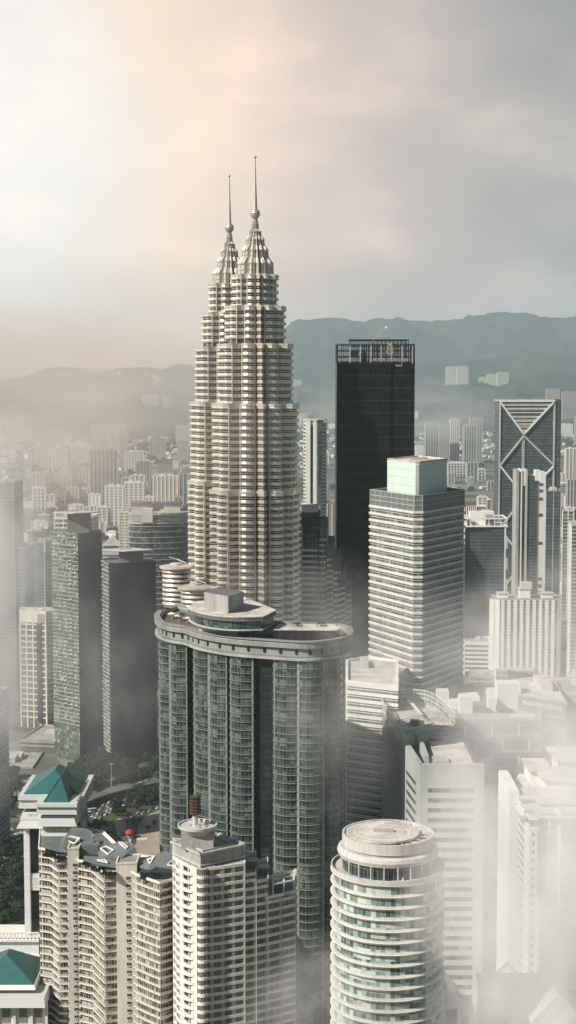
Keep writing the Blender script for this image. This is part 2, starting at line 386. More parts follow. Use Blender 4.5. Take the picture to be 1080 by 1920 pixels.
def tower(name, label, cat, pts, zt, wall, z0=0, fh=3.6, band=None, bt=1.0, bo=.4, fin=None, fs=6.0, fw=.5, fd=.5, roof='roofg', par=1.2,
          group=None, plant=3, band_name='floor_band', plantm='lgrey', parm=None, zvis=None, seed=None, fz1=None):
    pts = ccw(list(pts)); cx = sum(p[0] for p in pts)/len(pts); cy_ = sum(p[1] for p in pts)/len(pts)
    poly = [(p[0]-cx, p[1]-cy_) for p in pts]; rnd = random.Random(seed if seed is not None else int(cx*7+cy_))
    root = thing(name, label, cat, (cx, cy_, z0), group); H = zt - z0
    MB().prism(poly, 0, H, 0, 1).build('wall', [M[wall], M[roof]], root)
    dmin = min(p[1] for p in pts); lo = max(0.0, ZY(2060, dmin) - z0) if zvis is None else max(0, zvis - z0)
    if band:
        me = MB().prism(outset(poly, bo), 0, bt).mesh(band_name, M[band])
        k = int((H - .3) / fh); pl = [((0, 0, H - bt - .02 - q*fh + (0.0 if q else .01)),) for q in range(k) if H - q*fh - bt > lo]
        rep(root, band_name, me, pl)
    if fin:
        z1 = H if fz1 is None else fz1 - z0
        me = MB().box(-fw/2, -fd, 0, fw/2, .05, z1 - max(lo - 6, 0)).mesh('mullion', M[fin])
        es = [e for e in edges_at(poly, fs, 0) if e[2][1] < .35]
        es.sort(key=lambda e: e[0][1])
        rep(root, 'mullion', me, [((e[0][0], e[0][1], max(lo - 6, 0)), e[1]) for e in es])
    if par:
        mb = MB(); ring(mb, outset(poly, max(bo if band else 0, .05)+.12), outset(poly, -.45), H - .4, H + par); mb.build('parapet', M[parm or band or plantm], root)
    if plant:
        xs = [p[0] for p in poly]; ys = [p[1] for p in poly]; w_, h_ = max(xs)-min(xs), max(ys)-min(ys)
        for q in range(plant):
            a, b_ = w_*rnd.uniform(.12, .30), h_*rnd.uniform(.12, .32); px, py = rnd.uniform(-.2, .2)*w_, rnd.uniform(-.2, .2)*h_; hh = rnd.uniform(1.8, 4.5)
            mb = MB().box(px-a/2, py-b_/2, H+.004*(q+1), px+a/2, py+b_/2, H+hh+q*.05)
            if rnd.random() < .6:
                for s_ in range(rnd.randint(2, 4)): mb.lathe([(.9, H+hh), (.9, H+hh+1.0), (.1, H+hh+1.05)], 10, 0, (px-a*.3+s_*a*.2, py))
            mb.build('roof_plant', M[plantm], root)
    return root, poly, H
def quad(x0, x1, d, dep, y, skew=0.0, dl=0.0, dr=0.0):
    """plan of a block whose near face runs x0..x1 on row y; dl, dr push its left and right ends back"""
    a = PX(x0, d+dl, y); b_ = PX(x1, d+dr, y); n_ = Vector((-(b_[1]-a[1]), b_[0]-a[0])).normalized()*dep
    return [a, b_, (b_[0]+n_.x+skew, b_[1]+n_.y), (a[0]+n_.x+skew, a[1]+n_.y)]

# ================================================================ twin towers
def star(R, rot=0.0, na=7, lobe=.172):
    out = []
    for k in range(8):
        a = rot + k*pi/4; out.append((R*cos(a), R*sin(a)))
        ca = a + pi/8; cx, cy_ = .775*R*cos(ca), .775*R*sin(ca); lr = lobe*R
        for q in range(na):
            th = ca + radians(-98 + 196*q/(na-1)); out.append((cx + lr*cos(th), cy_ + lr*sin(th)))
    return out
def twin(label, x, d):
    p = WP(x, 715, d); root = thing('twin_tower', label, 'skyscraper', (p[0], d, 0), 'the two twin skyscrapers')
    ROT = radians(11)
    tiers = [(0, 270, 25.6), (270, 317, 24.2), (317, 349.5, 21.0), (349.5, 370, 16.9), (370, 387, 12.7)]
    lo = 110; nb = 0
    for z0, z1, R in tiers:
        if z1 < lo: continue
        zs = max(z0, 0)
        MB().prism(star(R - 1.0, ROT), zs, z1 - .3, 0, 1).build('tier_wall', [M['pwin'], M['steel']], root)
        fh = 3.75; n_ = int((z1 - max(z0, lo)) / fh + .5); 
        mb = MB(); so_ = [star(R*.995, ROT), star(R + .35, ROT), star(R + .35, ROT), star(R + .02, ROT)]
        mb.loft([[(x_, y_, z) for x_, y_ in s_] for s_, z in zip(so_, (0, .4, .8, 1.95))])
        ring(mb, star(R + .12, ROT), star(R - .8, ROT), 2.75, 2.95)
        me = mb.mesh('sunshade_band', M['steel'])
        for q in range(n_):
            link('sunshade_band', me, root, (0, 0, z1 - 2.0 - q*fh)); nb += 1
        for k in range(8):
            for sgn in (-1, 1):
                a = ROT + k*pi/4 + pi/8 + sgn*pi/8*.52; rr = R*.835
                # thin bright pipe standing in every crease between point and lobe
                MB().lathe([(.33, max(z0, lo)), (.33, z1)], 8, 0, (rr*cos(a), rr*sin(a))).build('corner_pipe', M['steel'], root)
        mb = MB(); ring(mb, star(R + .5, ROT), star(R - .6, ROT), z1 - .25, z1 + .9); mb.build('terrace_rail', M['steel'], root)
    # pinnacle
    prof = [(386.6, 10.0), (393.6, 9.6), (394.2, 9.8), (397.3, 7.2), (401.0, 6.8), (401.5, 7.0), (404.0, 5.0), (406.8, 4.7), (407.2, 4.9), (408.9, 3.3), (411.2, 3.0), (411.6, 3.2), (412.8, 1.9), (415.3, 1.6), (418.5, 1.0)]
    mb = MB(); mb.loft([[(x_, y_, z) for x_, y_ in star(R, ROT)] for z, R in prof]); mb.build('pinnacle', M['steel'], root)
    for z, R in ((393.5, 10.3), (400.8, 7.5), (406.6, 5.3), (411.0, 3.6), (415, 2.1), (390.3, 10.2), (387.2, 10.7), (398.2, 7.4), (404.8, 5.2), (409.6, 3.5)):
        MB().prism(star(R, ROT), z, z + .55).build('pinnacle_band', M['steel'], root)
    for k in range(16):
        a = ROT + k*pi/8; pts = [((R*(1.03 if k % 2 == 0 else .99))*cos(a), R*(1.03 if k % 2 == 0 else .99)*sin(a), z) for z, R in prof]
        MB().tube(pts, .22, 5).build('pinnacle_rib', M['steel'], root)
    mb = MB(); mb.lathe([(2.65*sin(pi*q/14)+.01, 420.9 - 2.75*cos(pi*q/14)) for q in range(15)], 24)
    bl = mb.build('ball', M['steel'], root)
    for q in range(3, 12, 2):
        zz = 420.9 - 2.75*cos(pi*q/14); rr = 2.65*sin(pi*q/14)+.12; MB().lathe([(rr, zz-.12), (rr, zz+.12)], 24).build('ball_ring', M['steel_dk'], bl)
    MB().lathe([(1.25, 423), (.95, 430), (.55, 442), (.28, 450.8)], 14).build('mast', M['steel'], root)
    MB().lathe([(.85*sin(pi*q/8)+.01, 451.4 - .85*cos(pi*q/8)) for q in range(9)], 12).build('finial', M['steel'], root)
    return root
near_t = twin('nearer and taller looking steel twin skyscraper, its ball and spire standing right of its fellow', 479, 853)
far_t = copy_tree(near_t); far_t['label'] = 'farther twin skyscraper half hidden behind its fellow on the sunny side'
p = WP(431, 715, 931); far_t.location = (p[0], 931, 0)

def drum(label, x, d, r_, y):
    z = ZY(y, d); root = thing('steel_drum_annex', label, 'tower annex', (WP(x, y, d)[0], d, 0), 'banded steel drums beside the twin skyscrapers')
    MB().prism(circle(r_-.6, 40), 0, z-2.2, 0, 1).build('wall', [M['pwin'], M['steel']], root)
    me = MB().lathe([(r_-.5, 0), (r_+.1, .3), (r_+.1, .8), (r_-.4, 1.7)], 40).mesh('sunshade_band', M['steel'])
    for q in range(26): link('sunshade_band', me, root, (0, 0, z - 4.6 - q*2.7 - (2.4 if q > 7 else 0)))
    MB().lathe([(r_, z-3.0), (r_+1.6, z-2.2), (r_+1.7, z-1.6), (r_+.9, z-.9), (r_*.55, z)], 48).build('roof', M['steel'], root)
    MB().lathe([(r_*.42, z-.05), (r_*.42, z+.7)], 32).build('roof_hatch', M['roofl'], root)
    mb = MB(); mb.bar((r_*.7, 0, z+.6), (0, 1, z+3.0), .5); mb.bar((0, 1, z+3.0), (-r_*.5, 0, z+4.2), .5); mb.build('cleaning_boom', M['white'], root)
drum('tall banded steel drum with a white roof boom, left of its lower neighbour', 331, 900, 8.4, 1058)
drum('lower banded steel drum with a white roof boom beside the glass residence roof', 367, 870, 8.6, 1096)

# stepped tower beside the twin towers
def stepped():
    d = 888; xs = [560, 598, 612, 625, 637, 647, 657]; ys = [962, 984, 1022, 1048, 1078, 1094]
    root = thing('stepped_tower', 'curved office tower stepping down in terraces right of the twin skyscrapers', 'office tower', (0, 0, 0))
    def fr(x): t_ = (x-560)/97; return d - 5*sin(t_*pi/2) + 20*t_**3
    for i, y in enumerate(ys):
        z = ZY(y, d); xa, xb = (xs[i], xs[i+1]) if i else (535, 598)
        fr_pts = [PX(xa + (xb-xa)*q/4, fr(xa + (xb-xa)*q/4), y) for q in range(5)]
        poly = ccw(fr_pts + [PX(xb, d+45, y), PX(xa, d+45, y)])
        MB().prism(poly, 0, z, 0, 1).build('wall', [M['curt'], M['roofg']], root)
        me = MB().prism(outset(poly, .7), 0, 1.15).mesh('balcony_band', M['white'])
        ztop = z - (22 if i == 0 else 9)
        for q in range(int((ztop - 118)/3.25)): link('balcony_band', me, root, (0, 0, ztop - q*3.25 - .003*i))
        for q in range(0, 5, 2): 
            a = fr_pts[q]; MB().box(a[0]-.35, a[1]-1.0, 110, a[0]+.35, a[1]+.2, z-2).build('mullion', M['grey'], root)
        mb = MB(); ring(mb, outset(poly, .9), outset(poly, -.6), z-6 if i else z-3, z+.8); mb.build('parapet', M['dgrey'], root)
    a, b_ = PX(566, d-6, 962), PX(597, d-6, 962); MB().box(a[0], d-9, ZY(958, d), b_[0], d+14, ZY(948, d)).build('roof_block', M['lgrey'], root)
    MB().box(a[0]-1, d-7.5, ZY(985, d), b_[0]+1, d-5.2, ZY(968, d)).build('louvre_screen', M['black'], root)
stepped()

# ================================================================ dark hotel tower with lettered crown
def text_mesh(txt, size, ext=.15):
    c = bpy.data.curves.new('lettering', 'FONT'); c.body = txt; c.size = size; c.extrude = ext; c.align_x = 'CENTER'; c.resolution_u = 2
    o = bpy.data.objects.new('lettering', c); COL.objects.link(o); dg = bpy.context.evaluated_depsgraph_get()
    me = bpy.data.meshes.new_from_object(o.evaluated_get(dg)); bpy.data.objects.remove(o); return me
def black_tower():
    d = 965; zr = ZY(681, d); X0, X1 = WP(632, 700, d)[0], WP(778, 700, d)[0]
    def lx(x): return WP(x, 700, d)[0] - X0
    pts = [(0, 4), (lx(671), 4), (lx(671), 0), (lx(733), 0), (lx(733), 1.2), (lx(778), 1.2), (lx(778), 38), (0, 38)]
    root, poly, H = tower('dark_glass_tower', 'tall near black glass skyscraper with a lettered open metal crown', 'skyscraper', [(X0+a, d+b_) for a, b_ in pts], zr, 'blkgl', fh=7.6, band='dark2', bt=.45, bo=.06, plant=0, par=.5, parm='black', roof='dgrey')
    rx, ry = root.location.x, root.location.y
    L = X0 - rx; Y0 = d - ry
    zo = ZY(645, d); zi = ZY(636, d)
    fin = MB().box(-.22, -.35, 0, .22, .35, zo-zr).mesh('crown_fin', M['black']); fin2 = MB().box(-.2, -.3, 0, .2, .3, zi-zr).mesh('crown_fin', M['black']); fl = MB().box(-.28, -.25, 0, .28, .25, zo-zr-1).mesh('crown_fin', M['lgrey'])
    W_ = X1 - X0; rnd = random.Random(3); pl = []
    for q in range(38):
        x = L + .3 + (W_-.6)*q/37; link('crown_fin', fl if q % 5 == 1 else fin, root, (x, Y0+1.0, zr))
    for q in range(30):
        x = L + lx(656) + (lx(767)-lx(656))*q/29; link('crown_fin', fin2, root, (x + .2, Y0+7, zr))
        if q % 2: link('crown_fin', fin2, root, (x, Y0+30, zr))
    for q in range(12):
        link('crown_fin', fin, root, (L+.3, Y0+4+q*2.9, zr)); link('crown_fin', fin, root, (L+W_-.3, Y0+4+q*2.9, zr))
    for z in (zr+.6, zr+(zo-zr)*.33, zr+(zo-zr)*.66, zo-.4):
        mb = MB(); ring(mb, [(L-.1, Y0+.8), (L+W_+.1, Y0+.8), (L+W_+.1, Y0+37), (L-.1, Y0+37)], [(L+.4, Y0+1.3), (L+W_-.4, Y0+1.3), (L+W_-.4, Y0+36.5), (L+.4, Y0+36.5)], z, z+.5); mb.build('crown_rail', M['black'], root)
    a, b_ = L+lx(656), L+lx(767)
    for z in (zi-.5, zr+(zo-zr)*.9):
        mb = MB(); ring(mb, [(a-.2, Y0+6.8), (b_+.2, Y0+6.8), (b_+.2, Y0+31), (a-.2, Y0+31)], [(a+.3, Y0+7.3), (b_-.3, Y0+7.3), (b_-.3, Y0+30.5), (a+.3, Y0+30.5)], z, z+.6); mb.build('crown_rail', M['black'], root)
    MB().box(L+lx(677), Y0+9, zr+.05, L+lx(688), Y0+16, zr+6.5).build('roof_cabin', M['white'], root)
    MB().box(L+lx(657), Y0+9, zr+4.5, L+lx(672), Y0+14, zr+7.5).build('roof_cabin', M['white'], root)
    me = text_mesh('FOUR SEASONS', 3.0, .15); o = link('lettering', me, root, (L+lx(732), Y0+.35, zr+1.1)); me.materials.append(M['lgrey']); o.rotation_euler = (pi/2, 0, 0)
    o.scale = (W_*.435/max(v.co.x for v in me.vertices)/2, 1, 1)
    me = text_mesh('PLACE', 1.4, .15); o = link('lettering', me, root, (L+lx(748), Y0-.1, zr-1.9)); me.materials.append(M['white']); o.rotation_euler = (pi/2, 0, 0)
    mb = MB(); cx = L+lx(731); zb = zr+4.4     # tree emblem: a stem with paired leaves
    mb.box(cx-.12, Y0+.3, zb, cx+.12, Y0+.6, zb+8)
    for q in range(4):
        for s_ in (-1, 1):
            z = zb+1.2+q*1.7; wv = (2.3, 2.1, 1.6, .9)[q]; mb.tube([(cx, Y0+.45, z), (cx+s_*wv*.6, Y0+.45, z+.45), (cx+s_*wv, Y0+.45, z+1.6), (cx+s_*wv*.75, Y0+.45, z+2.1)], [.1, .42, .34, .08], 6)
    mb.build('tree_emblem', M['lgrey'], root)
    # roof crane: a thing of its own on the crown
    cr = thing('roof_crane', 'thin luffing crane jib rising above the dark crown', 'crane', (X0+lx(683), d+12, zr+6.6))
    MB().box(-1.1, -1.1, -1.1, 1.1, 1.1, 1.3).build('cab', M['white'], cr)
    def q3(x, y): p_ = WP(x, y, d+12); return (p_[0]-X0-lx(683), 0, p_[2]-zr-6.6)
    MB().tube([(0, 0, .5), q3(724, 614)], [.45, .22], 6).build('jib', M['grey'], cr); e = q3(724, 614)
    MB().box(e[0]-.8, -.5, e[2]-.6, e[0]+.6, .5, e[2]+.8).build('jib_head', M['white'], cr)
black_tower()

# ================================================================ banded white tower with mint box
def white_tower():
    y = 929; pts = [PX(695, 832, y), PX(777, 790, y), PX(792, 790, y), PX(870, 832, y), PX(792, 876, y), PX(778, 876, y)]
    zt = ZY(929, 790)
    root, poly, H = tower('banded_office_tower', 'pale banded office tower topped by a mint green glass box', 'office tower', pts, zt-8, 't3gl', fh=3.72, band='mistwhite', bt=1.45, bo=.75, par=0, plant=0, band_name='sunshade_band', zvis=105)
    me = MB().prism(outset(poly, .9), 0, .4).mesh('sunshade_lip', M['white'])
    rep(root, 'sunshade_lip', me, [((0, 0, H-1.0-q*3.72),) for q in range(int((H-105)/3.72))])
    me = MB().prism(outset(poly, .35), 0, .35).mesh('spandrel_rail', M['lgrey'])
    rep(root, 'spandrel_rail', me, [((0, 0, H-2.55-q*3.72),) for q in range(int((H-105)/3.72))])
    # glazed screen around the roof terrace
    mb = MB(); ring(mb, outset(poly, .2), outset(poly, -.5), H+.05, H+8); mb.build('glass_screen', M['curt'], root)
    for z in (2.6, 5.2, 7.9):
        mb = MB(); ring(mb, outset(poly, .45), outset(poly, .1), H+z, H+z+.3); mb.build('screen_rail', M['lgrey'], root)
    for e in edges_at(poly, 5.5): 
        if e[2][1] < .3: link('screen_post', MB().box(-.15, -.45, H, .15, 0, H+8).mesh('screen_post', M['lgrey']), root, (e[0][0], e[0][1], 0), e[1])
    rx, ry = root.location.x, root.location.y; zb = ZY(868, 800)
    bx = [PX(726, 836, 900), PX(779, 803, 900), PX(786, 803, 900), PX(838, 836, 900), PX(783, 868, 900)]
    bp = ccw([(a-rx, b_-ry) for a, b_ in bx]); MB().prism(bp, H+.02, zb, 0, 1).build('mint_box', [M['mint'], M['roofl']], root)
    mb = MB(); ring(mb, outset(bp, .15), outset(bp, -.6), zb-.2, zb+.7); mb.build('box_parapet', M['roofl'], root)
    c = [bp[i] for i in range(5)]; c.sort(key=lambda q: q[1]); MB().box(min(c[0][0], c[1][0])+.1, c[0][1]-.45, H, max(c[0][0], c[1][0])-.1, c[0][1]-.02, zb-1.2).build('corner_strip', M['lgrey'], root)
    MB().box(-4, 0, zb, 5, 1.5, zb+1.4).build('roof_rail', M['grey'], root)
white_tower()
# lower banded block in front of it
r_, poly, H = tower('banded_annex_block', 'lower cream block with white bands at the foot of the mint topped tower', 'office block',
    [PX(651, 735, 1275), PX(744, 722, 1285), PX(744, 790, 1275), PX(690, 800, 1262), PX(651, 790, 1265)], ZY(1285, 728), 't3gl', fh=3.75, band='white', bt=1.5, bo=.7, roof='roofl', plant=1, band_name='sunshade_band')
me = MB().prism(outset(poly, .5), 0, .3).mesh('spandrel_rail', M['white']); rep(r_, 'spandrel_rail', me, [((0, 0, H-2.6-q*3.75),) for q in range(28)])
# ================================================================ green glass residence with a round porthole crown
def residence():
    zr = 226.4; K = 300440.0
    top = [(297, 1149), (291, 1158), (299, 1168), (320, 1175), (347, 1179), (372, 1188), (428, 1198), (502, 1204), (576, 1208), (630, 1203), (652, 1196), (660, 1188), (657, 1179)]
    fr = [PX(x, K/(y-715), y) for x, y in top]
    frs = crv(fr, 5); back = [PX(640, 655, 1160), PX(500, 664, 1150), PX(330, 712, 1130)]
    poly = ccw(frs + back); cx = sum(p[0] for p in poly)/len(poly); cy_ = sum(p[1] for p in poly)/len(poly)
    L = [(a-cx, b_-cy_) for a, b_ in poly]; F_ = [(a-cx, b_-cy_) for a, b_ in frs]
    root = thing('glass_residence_tower', 'wide green glass residential tower with curved bays and a porthole crown', 'residential tower', (cx, cy_, 0))
    core = outset(L, -4.2); MB().prism(core, 0, zr-5.5, 0, 1).build('wall', [M['drk'], M['roofl']], root)
    # crown: ledges, porthole wall, rail
    for o_, z0, z1, m_ in ((.2, zr-7.6, zr-6.6, 'grey'), (-.9, zr-6.6, zr-6.2, 'dgrey'), (-1.0, zr-6.2, zr-2.6, 'greyc'), (.35, zr-2.6, zr-.9, 'greyc'), (.0, zr-.9, zr-.1, 'grey'), (.6, zr-.1, zr+.35, 'greyc')):
        mb = MB(); ring(mb, outset(L, o_), outset(L, o_-2.6), z0, z1); mb.build('crown_ring', M[m_], root)
    MB().prism(outset(L, -3), zr-2.4, zr-1.6).build('roof_terrace', M['deck'], root)
    ol = outset(L, -1.0); per = []; acc = 0
    for i in range(len(ol)-1):
        a, b_ = ol[i], ol[i+1]; l_ = hypot(b_[0]-a[0], b_[1]-a[1]); acc += l_
        if acc > 4.6 and b_[1] + cy_ < 700: acc = 0; per.append(((a[0]+b_[0])/2, (a[1]+b_[1])/2, atan2(b_[1]-a[1], b_[0]-a[0])))
    me = MB().lathe([(.75, -.12), (.75, .12)], 14).mesh('porthole', M['black'])
    for x, y, an in per:
        o = link('porthole', me, root, (x, y, zr-4.3)); o.rotation_euler = (pi/2, 0, an); o.scale = (1.0, 1.6, 1)
    # curved glass bays
    def C(x):
        for (a, ya), (b_, yb), in zip(top[1:], top[2:]):
            if a <= x <= b_:
                break
        pa, pb = PX(a, K/(ya-715), ya), PX(b_, K/(yb-715), yb); k = (x-a)/(b_-a); k = min(max(k, 0), 1)
        i = top.index((a, ya)); seg = frs[i*5:(i+1)*5+1]; j = min(int(k*5), 4); kk = k*5-j; p0, p1 = seg[j], seg[j+1]
        return Vector((p0[0]+(p1[0]-p0[0])*kk - cx, p0[1]+(p1[1]-p0[1])*kk - cy_))
    bays = [(294, 311, 2.2), (314, 343, 1.6), (358, 386, 1.2), (389, 419, 1.2), (428, 470, 1.8), (511, 554, 1.6), (561, 605, 1.6), (612, 651, 1.8)]
    bp = []
    for a, b_, bulge in bays:
        n_ = 6; pts = [C(a+(b_-a)*q/n_) for q in range(n_+1)]; ch = (pts[-1]-pts[0]).normalized(); nn = Vector((ch.y, -ch.x))
        out = [tuple(p + nn*(-1.9 + bulge*sin(pi*q/n_))) for q, p in enumerate(pts)]
        inn = [tuple(p - nn*7.0) for p in reversed(pts)]
        poly_ = ccw(out + inn); bp.append(poly_)
        MB().prism(poly_, 0, zr-7.4).build('glass_bay', M['bgreen'], root)
        for e in (out[0], out[-1]): MB().box(e[0]-.3, e[1]-.45, 60, e[0]+.3, e[1]+.3, zr-7.5).build('bay_edge', M['grey'], root)
    fl = MB(); rl = MB()
    for p_ in bp:
        fl.prism(outset(p_, .6), 0, .24); ring(rl, outset(p_, .66), outset(p_, .58), .95, 1.03)
        for e in edges_at(outset(p_, .58), 1.9):
            if e[2][1] < .3: fl.box(e[0][0]-.04, e[0][1]-.04, .3, e[0][0]+.04, e[0][1]+.04, 1.0)
    me = fl.mesh('balcony_slab', M['greyg']); me2 = rl.mesh('balcony_rail', M['greyg'])
    gl_ = MB()
    for q in range(50): link('balcony_slab', me, root, (0, 0, zr-11-q*3.35)); link('balcony_rail', me2, root, (0, 0, zr-11-q*3.35))
    # the dark core between the bays has its own faint floor lines
    me = MB().prism(outset(core, .35), 0, .35).mesh('core_floor_band', M['black'])
    for q in range(50): link('core_floor_band', me, root, (0, 0, zr-11-q*3.35))
    # penthouse: white drum wall, curved glass storey, roof plate, plant cube
    def PL(x, y, z): d = DG(y, z); p_ = PX(x, d, y); return (p_[0]-cx, p_[1]-cy_)
    zt = zr-1.5; z1 = zr+3.6; z2 = z1+5.2
    w1 = [PL(374, 1190, zt), PL(400, 1193, zt), PL(445, 1194, zt), PL(447, 1170, zt), PL(378, 1165, zt)]
    MB().prism(ccw(w1), zt, z1).build('penthouse_wall', M['white'], root)
    rim = crv([PL(352, 1140, z2), PL(368, 1148, z2), PL(400, 1155, z2), (PL(445, 1158, z2)), PL(493, 1157, z2)], 4) + [PL(517, 1145, z2), PL(470, 1126, z2), PL(372, 1128, z2)]
    rim = ccw(rim)
    MB().prism(outset(rim, -.9), z1, z2-.5).build('penthouse_glass', M['bgreen'], root)
    MB().prism(outset(rim, -.2), z1-.3, z1+.2).build('penthouse_floor', M['lgrey'], root)
    MB().prism(outset(rim, .1), z2-1.6, z2-.02, 0).build('roof_fascia', M['dgrey'], root)
    MB().prism(outset(rim, .3), z2, z2+.35).build('roof_plate', M['roofl'], root)
    c3 = z2+.4; cb = ccw([PL(383, 1141, c3), PL(428, 1150, c3), PL(457, 1140, c3), PL(412, 1131, c3)])
    MB().prism(cb, c3, c3+7.0, 0, 1).build('plant_cube', [M['grey'], M['dgrey']], root)
    zp = zr+3.4; pv = ccw([PL(513, 1184, zp), PL(524, 1172, zp), PL(628, 1172, zp), PL(637, 1179, zp), PL(630, 1183, zp), PL(516, 1185, zp)])
    pv = ccw([PL(511, 1180, zp), PL(523, 1170, zp), PL(626, 1170, zp), PL(638, 1178, zp), PL(632, 1181, zp)])
    MB().prism(outset(pv, -.5), zt, zp-.4, 0).build('pavilion_wall', M['drk'], root)
    MB().prism(pv, zp-.4, zp, 0).build('pavilion_roof', M['roofl'], root)
    for x in (420, 440, 470, 487): p_ = PL(x, 1192, zt); MB().box(p_[0]-.2, p_[1]-.2, zt, p_[0]+.2, p_[1]+.2, z1).build('post', M['white'], root)
    # things standing on the roof terrace
    def palm(x, y, label, h=6.5):
        p_ = PL(x, y, zt); pr = thing('palm_tree', label, 'palm tree', (p_[0]+cx, p_[1]+cy_, zt-.1), 'palms on the residence roof')
        MB().tube([(0, 0, 0), (.15, 0, h*.5), (.0, 0, h)], [.22, .16, .12], 7).build('trunk', M['bark'], pr)
        mb = MB(); rnd = random.Random(x)
        for q in range(13):
            a = q*2*pi/13 + rnd.uniform(-.2, .2); l_ = rnd.uniform(2.0, 2.7); pts = []
            for s_ in range(6): t_ = s_/5; pts.append((cos(a)*l_*t_, sin(a)*l_*t_, h + .9*t_ - 2.0*t_*t_))
            for s_ in range(5):
                p0, p1 = pts[s_], pts[s_+1]; wv = .38*(1-s_/6.5)
                mb.add([(p0[0]-sin(a)*wv, p0[1]+cos(a)*wv, p0[2]-.15), p0, p1, (p1[0]-sin(a)*wv, p1[1]+cos(a)*wv, p1[2]-.15), (p0[0]+sin(a)*wv, p0[1]-cos(a)*wv, p0[2]-.15), (p1[0]+sin(a)*wv, p1[1]-cos(a)*wv, p1[2]-.15)], [(0, 1, 2, 3), (1, 4, 5, 2)])
        mb.build('crown', M['leaf'], pr)
    palm(557, 1196, 'roof palm before the middle of the white pavilion roof'); palm(603, 1196, 'roof palm nearest the right end of the white pavilion roof')
    palm(312, 1158, 'short roof palm nearest the round left end of the porthole crown', 4.5); palm(341, 1168, 'short roof palm beside the terrace parasols', 4.2)
    for i, (x, y) in enumerate(((322, 1160), (335, 1164), (350, 1168))):
        p_ = PL(x, y, zt); pr = thing('parasol', ('white parasol nearest the round left end of the roof terrace', 'middle one of the three white roof terrace parasols', 'white parasol nearest the roof penthouse')[i], 'parasol', (p_[0]+cx, p_[1]+cy_, zt-.1), 'parasols on the residence roof')
        MB().lathe([(.07, 0), (.07, 2.9)], 6).build('pole', M['white'], pr); MB().lathe([(2.1, 2.3), (.1, 3.1)], 8).build('canopy', M['white'], pr)
residence()

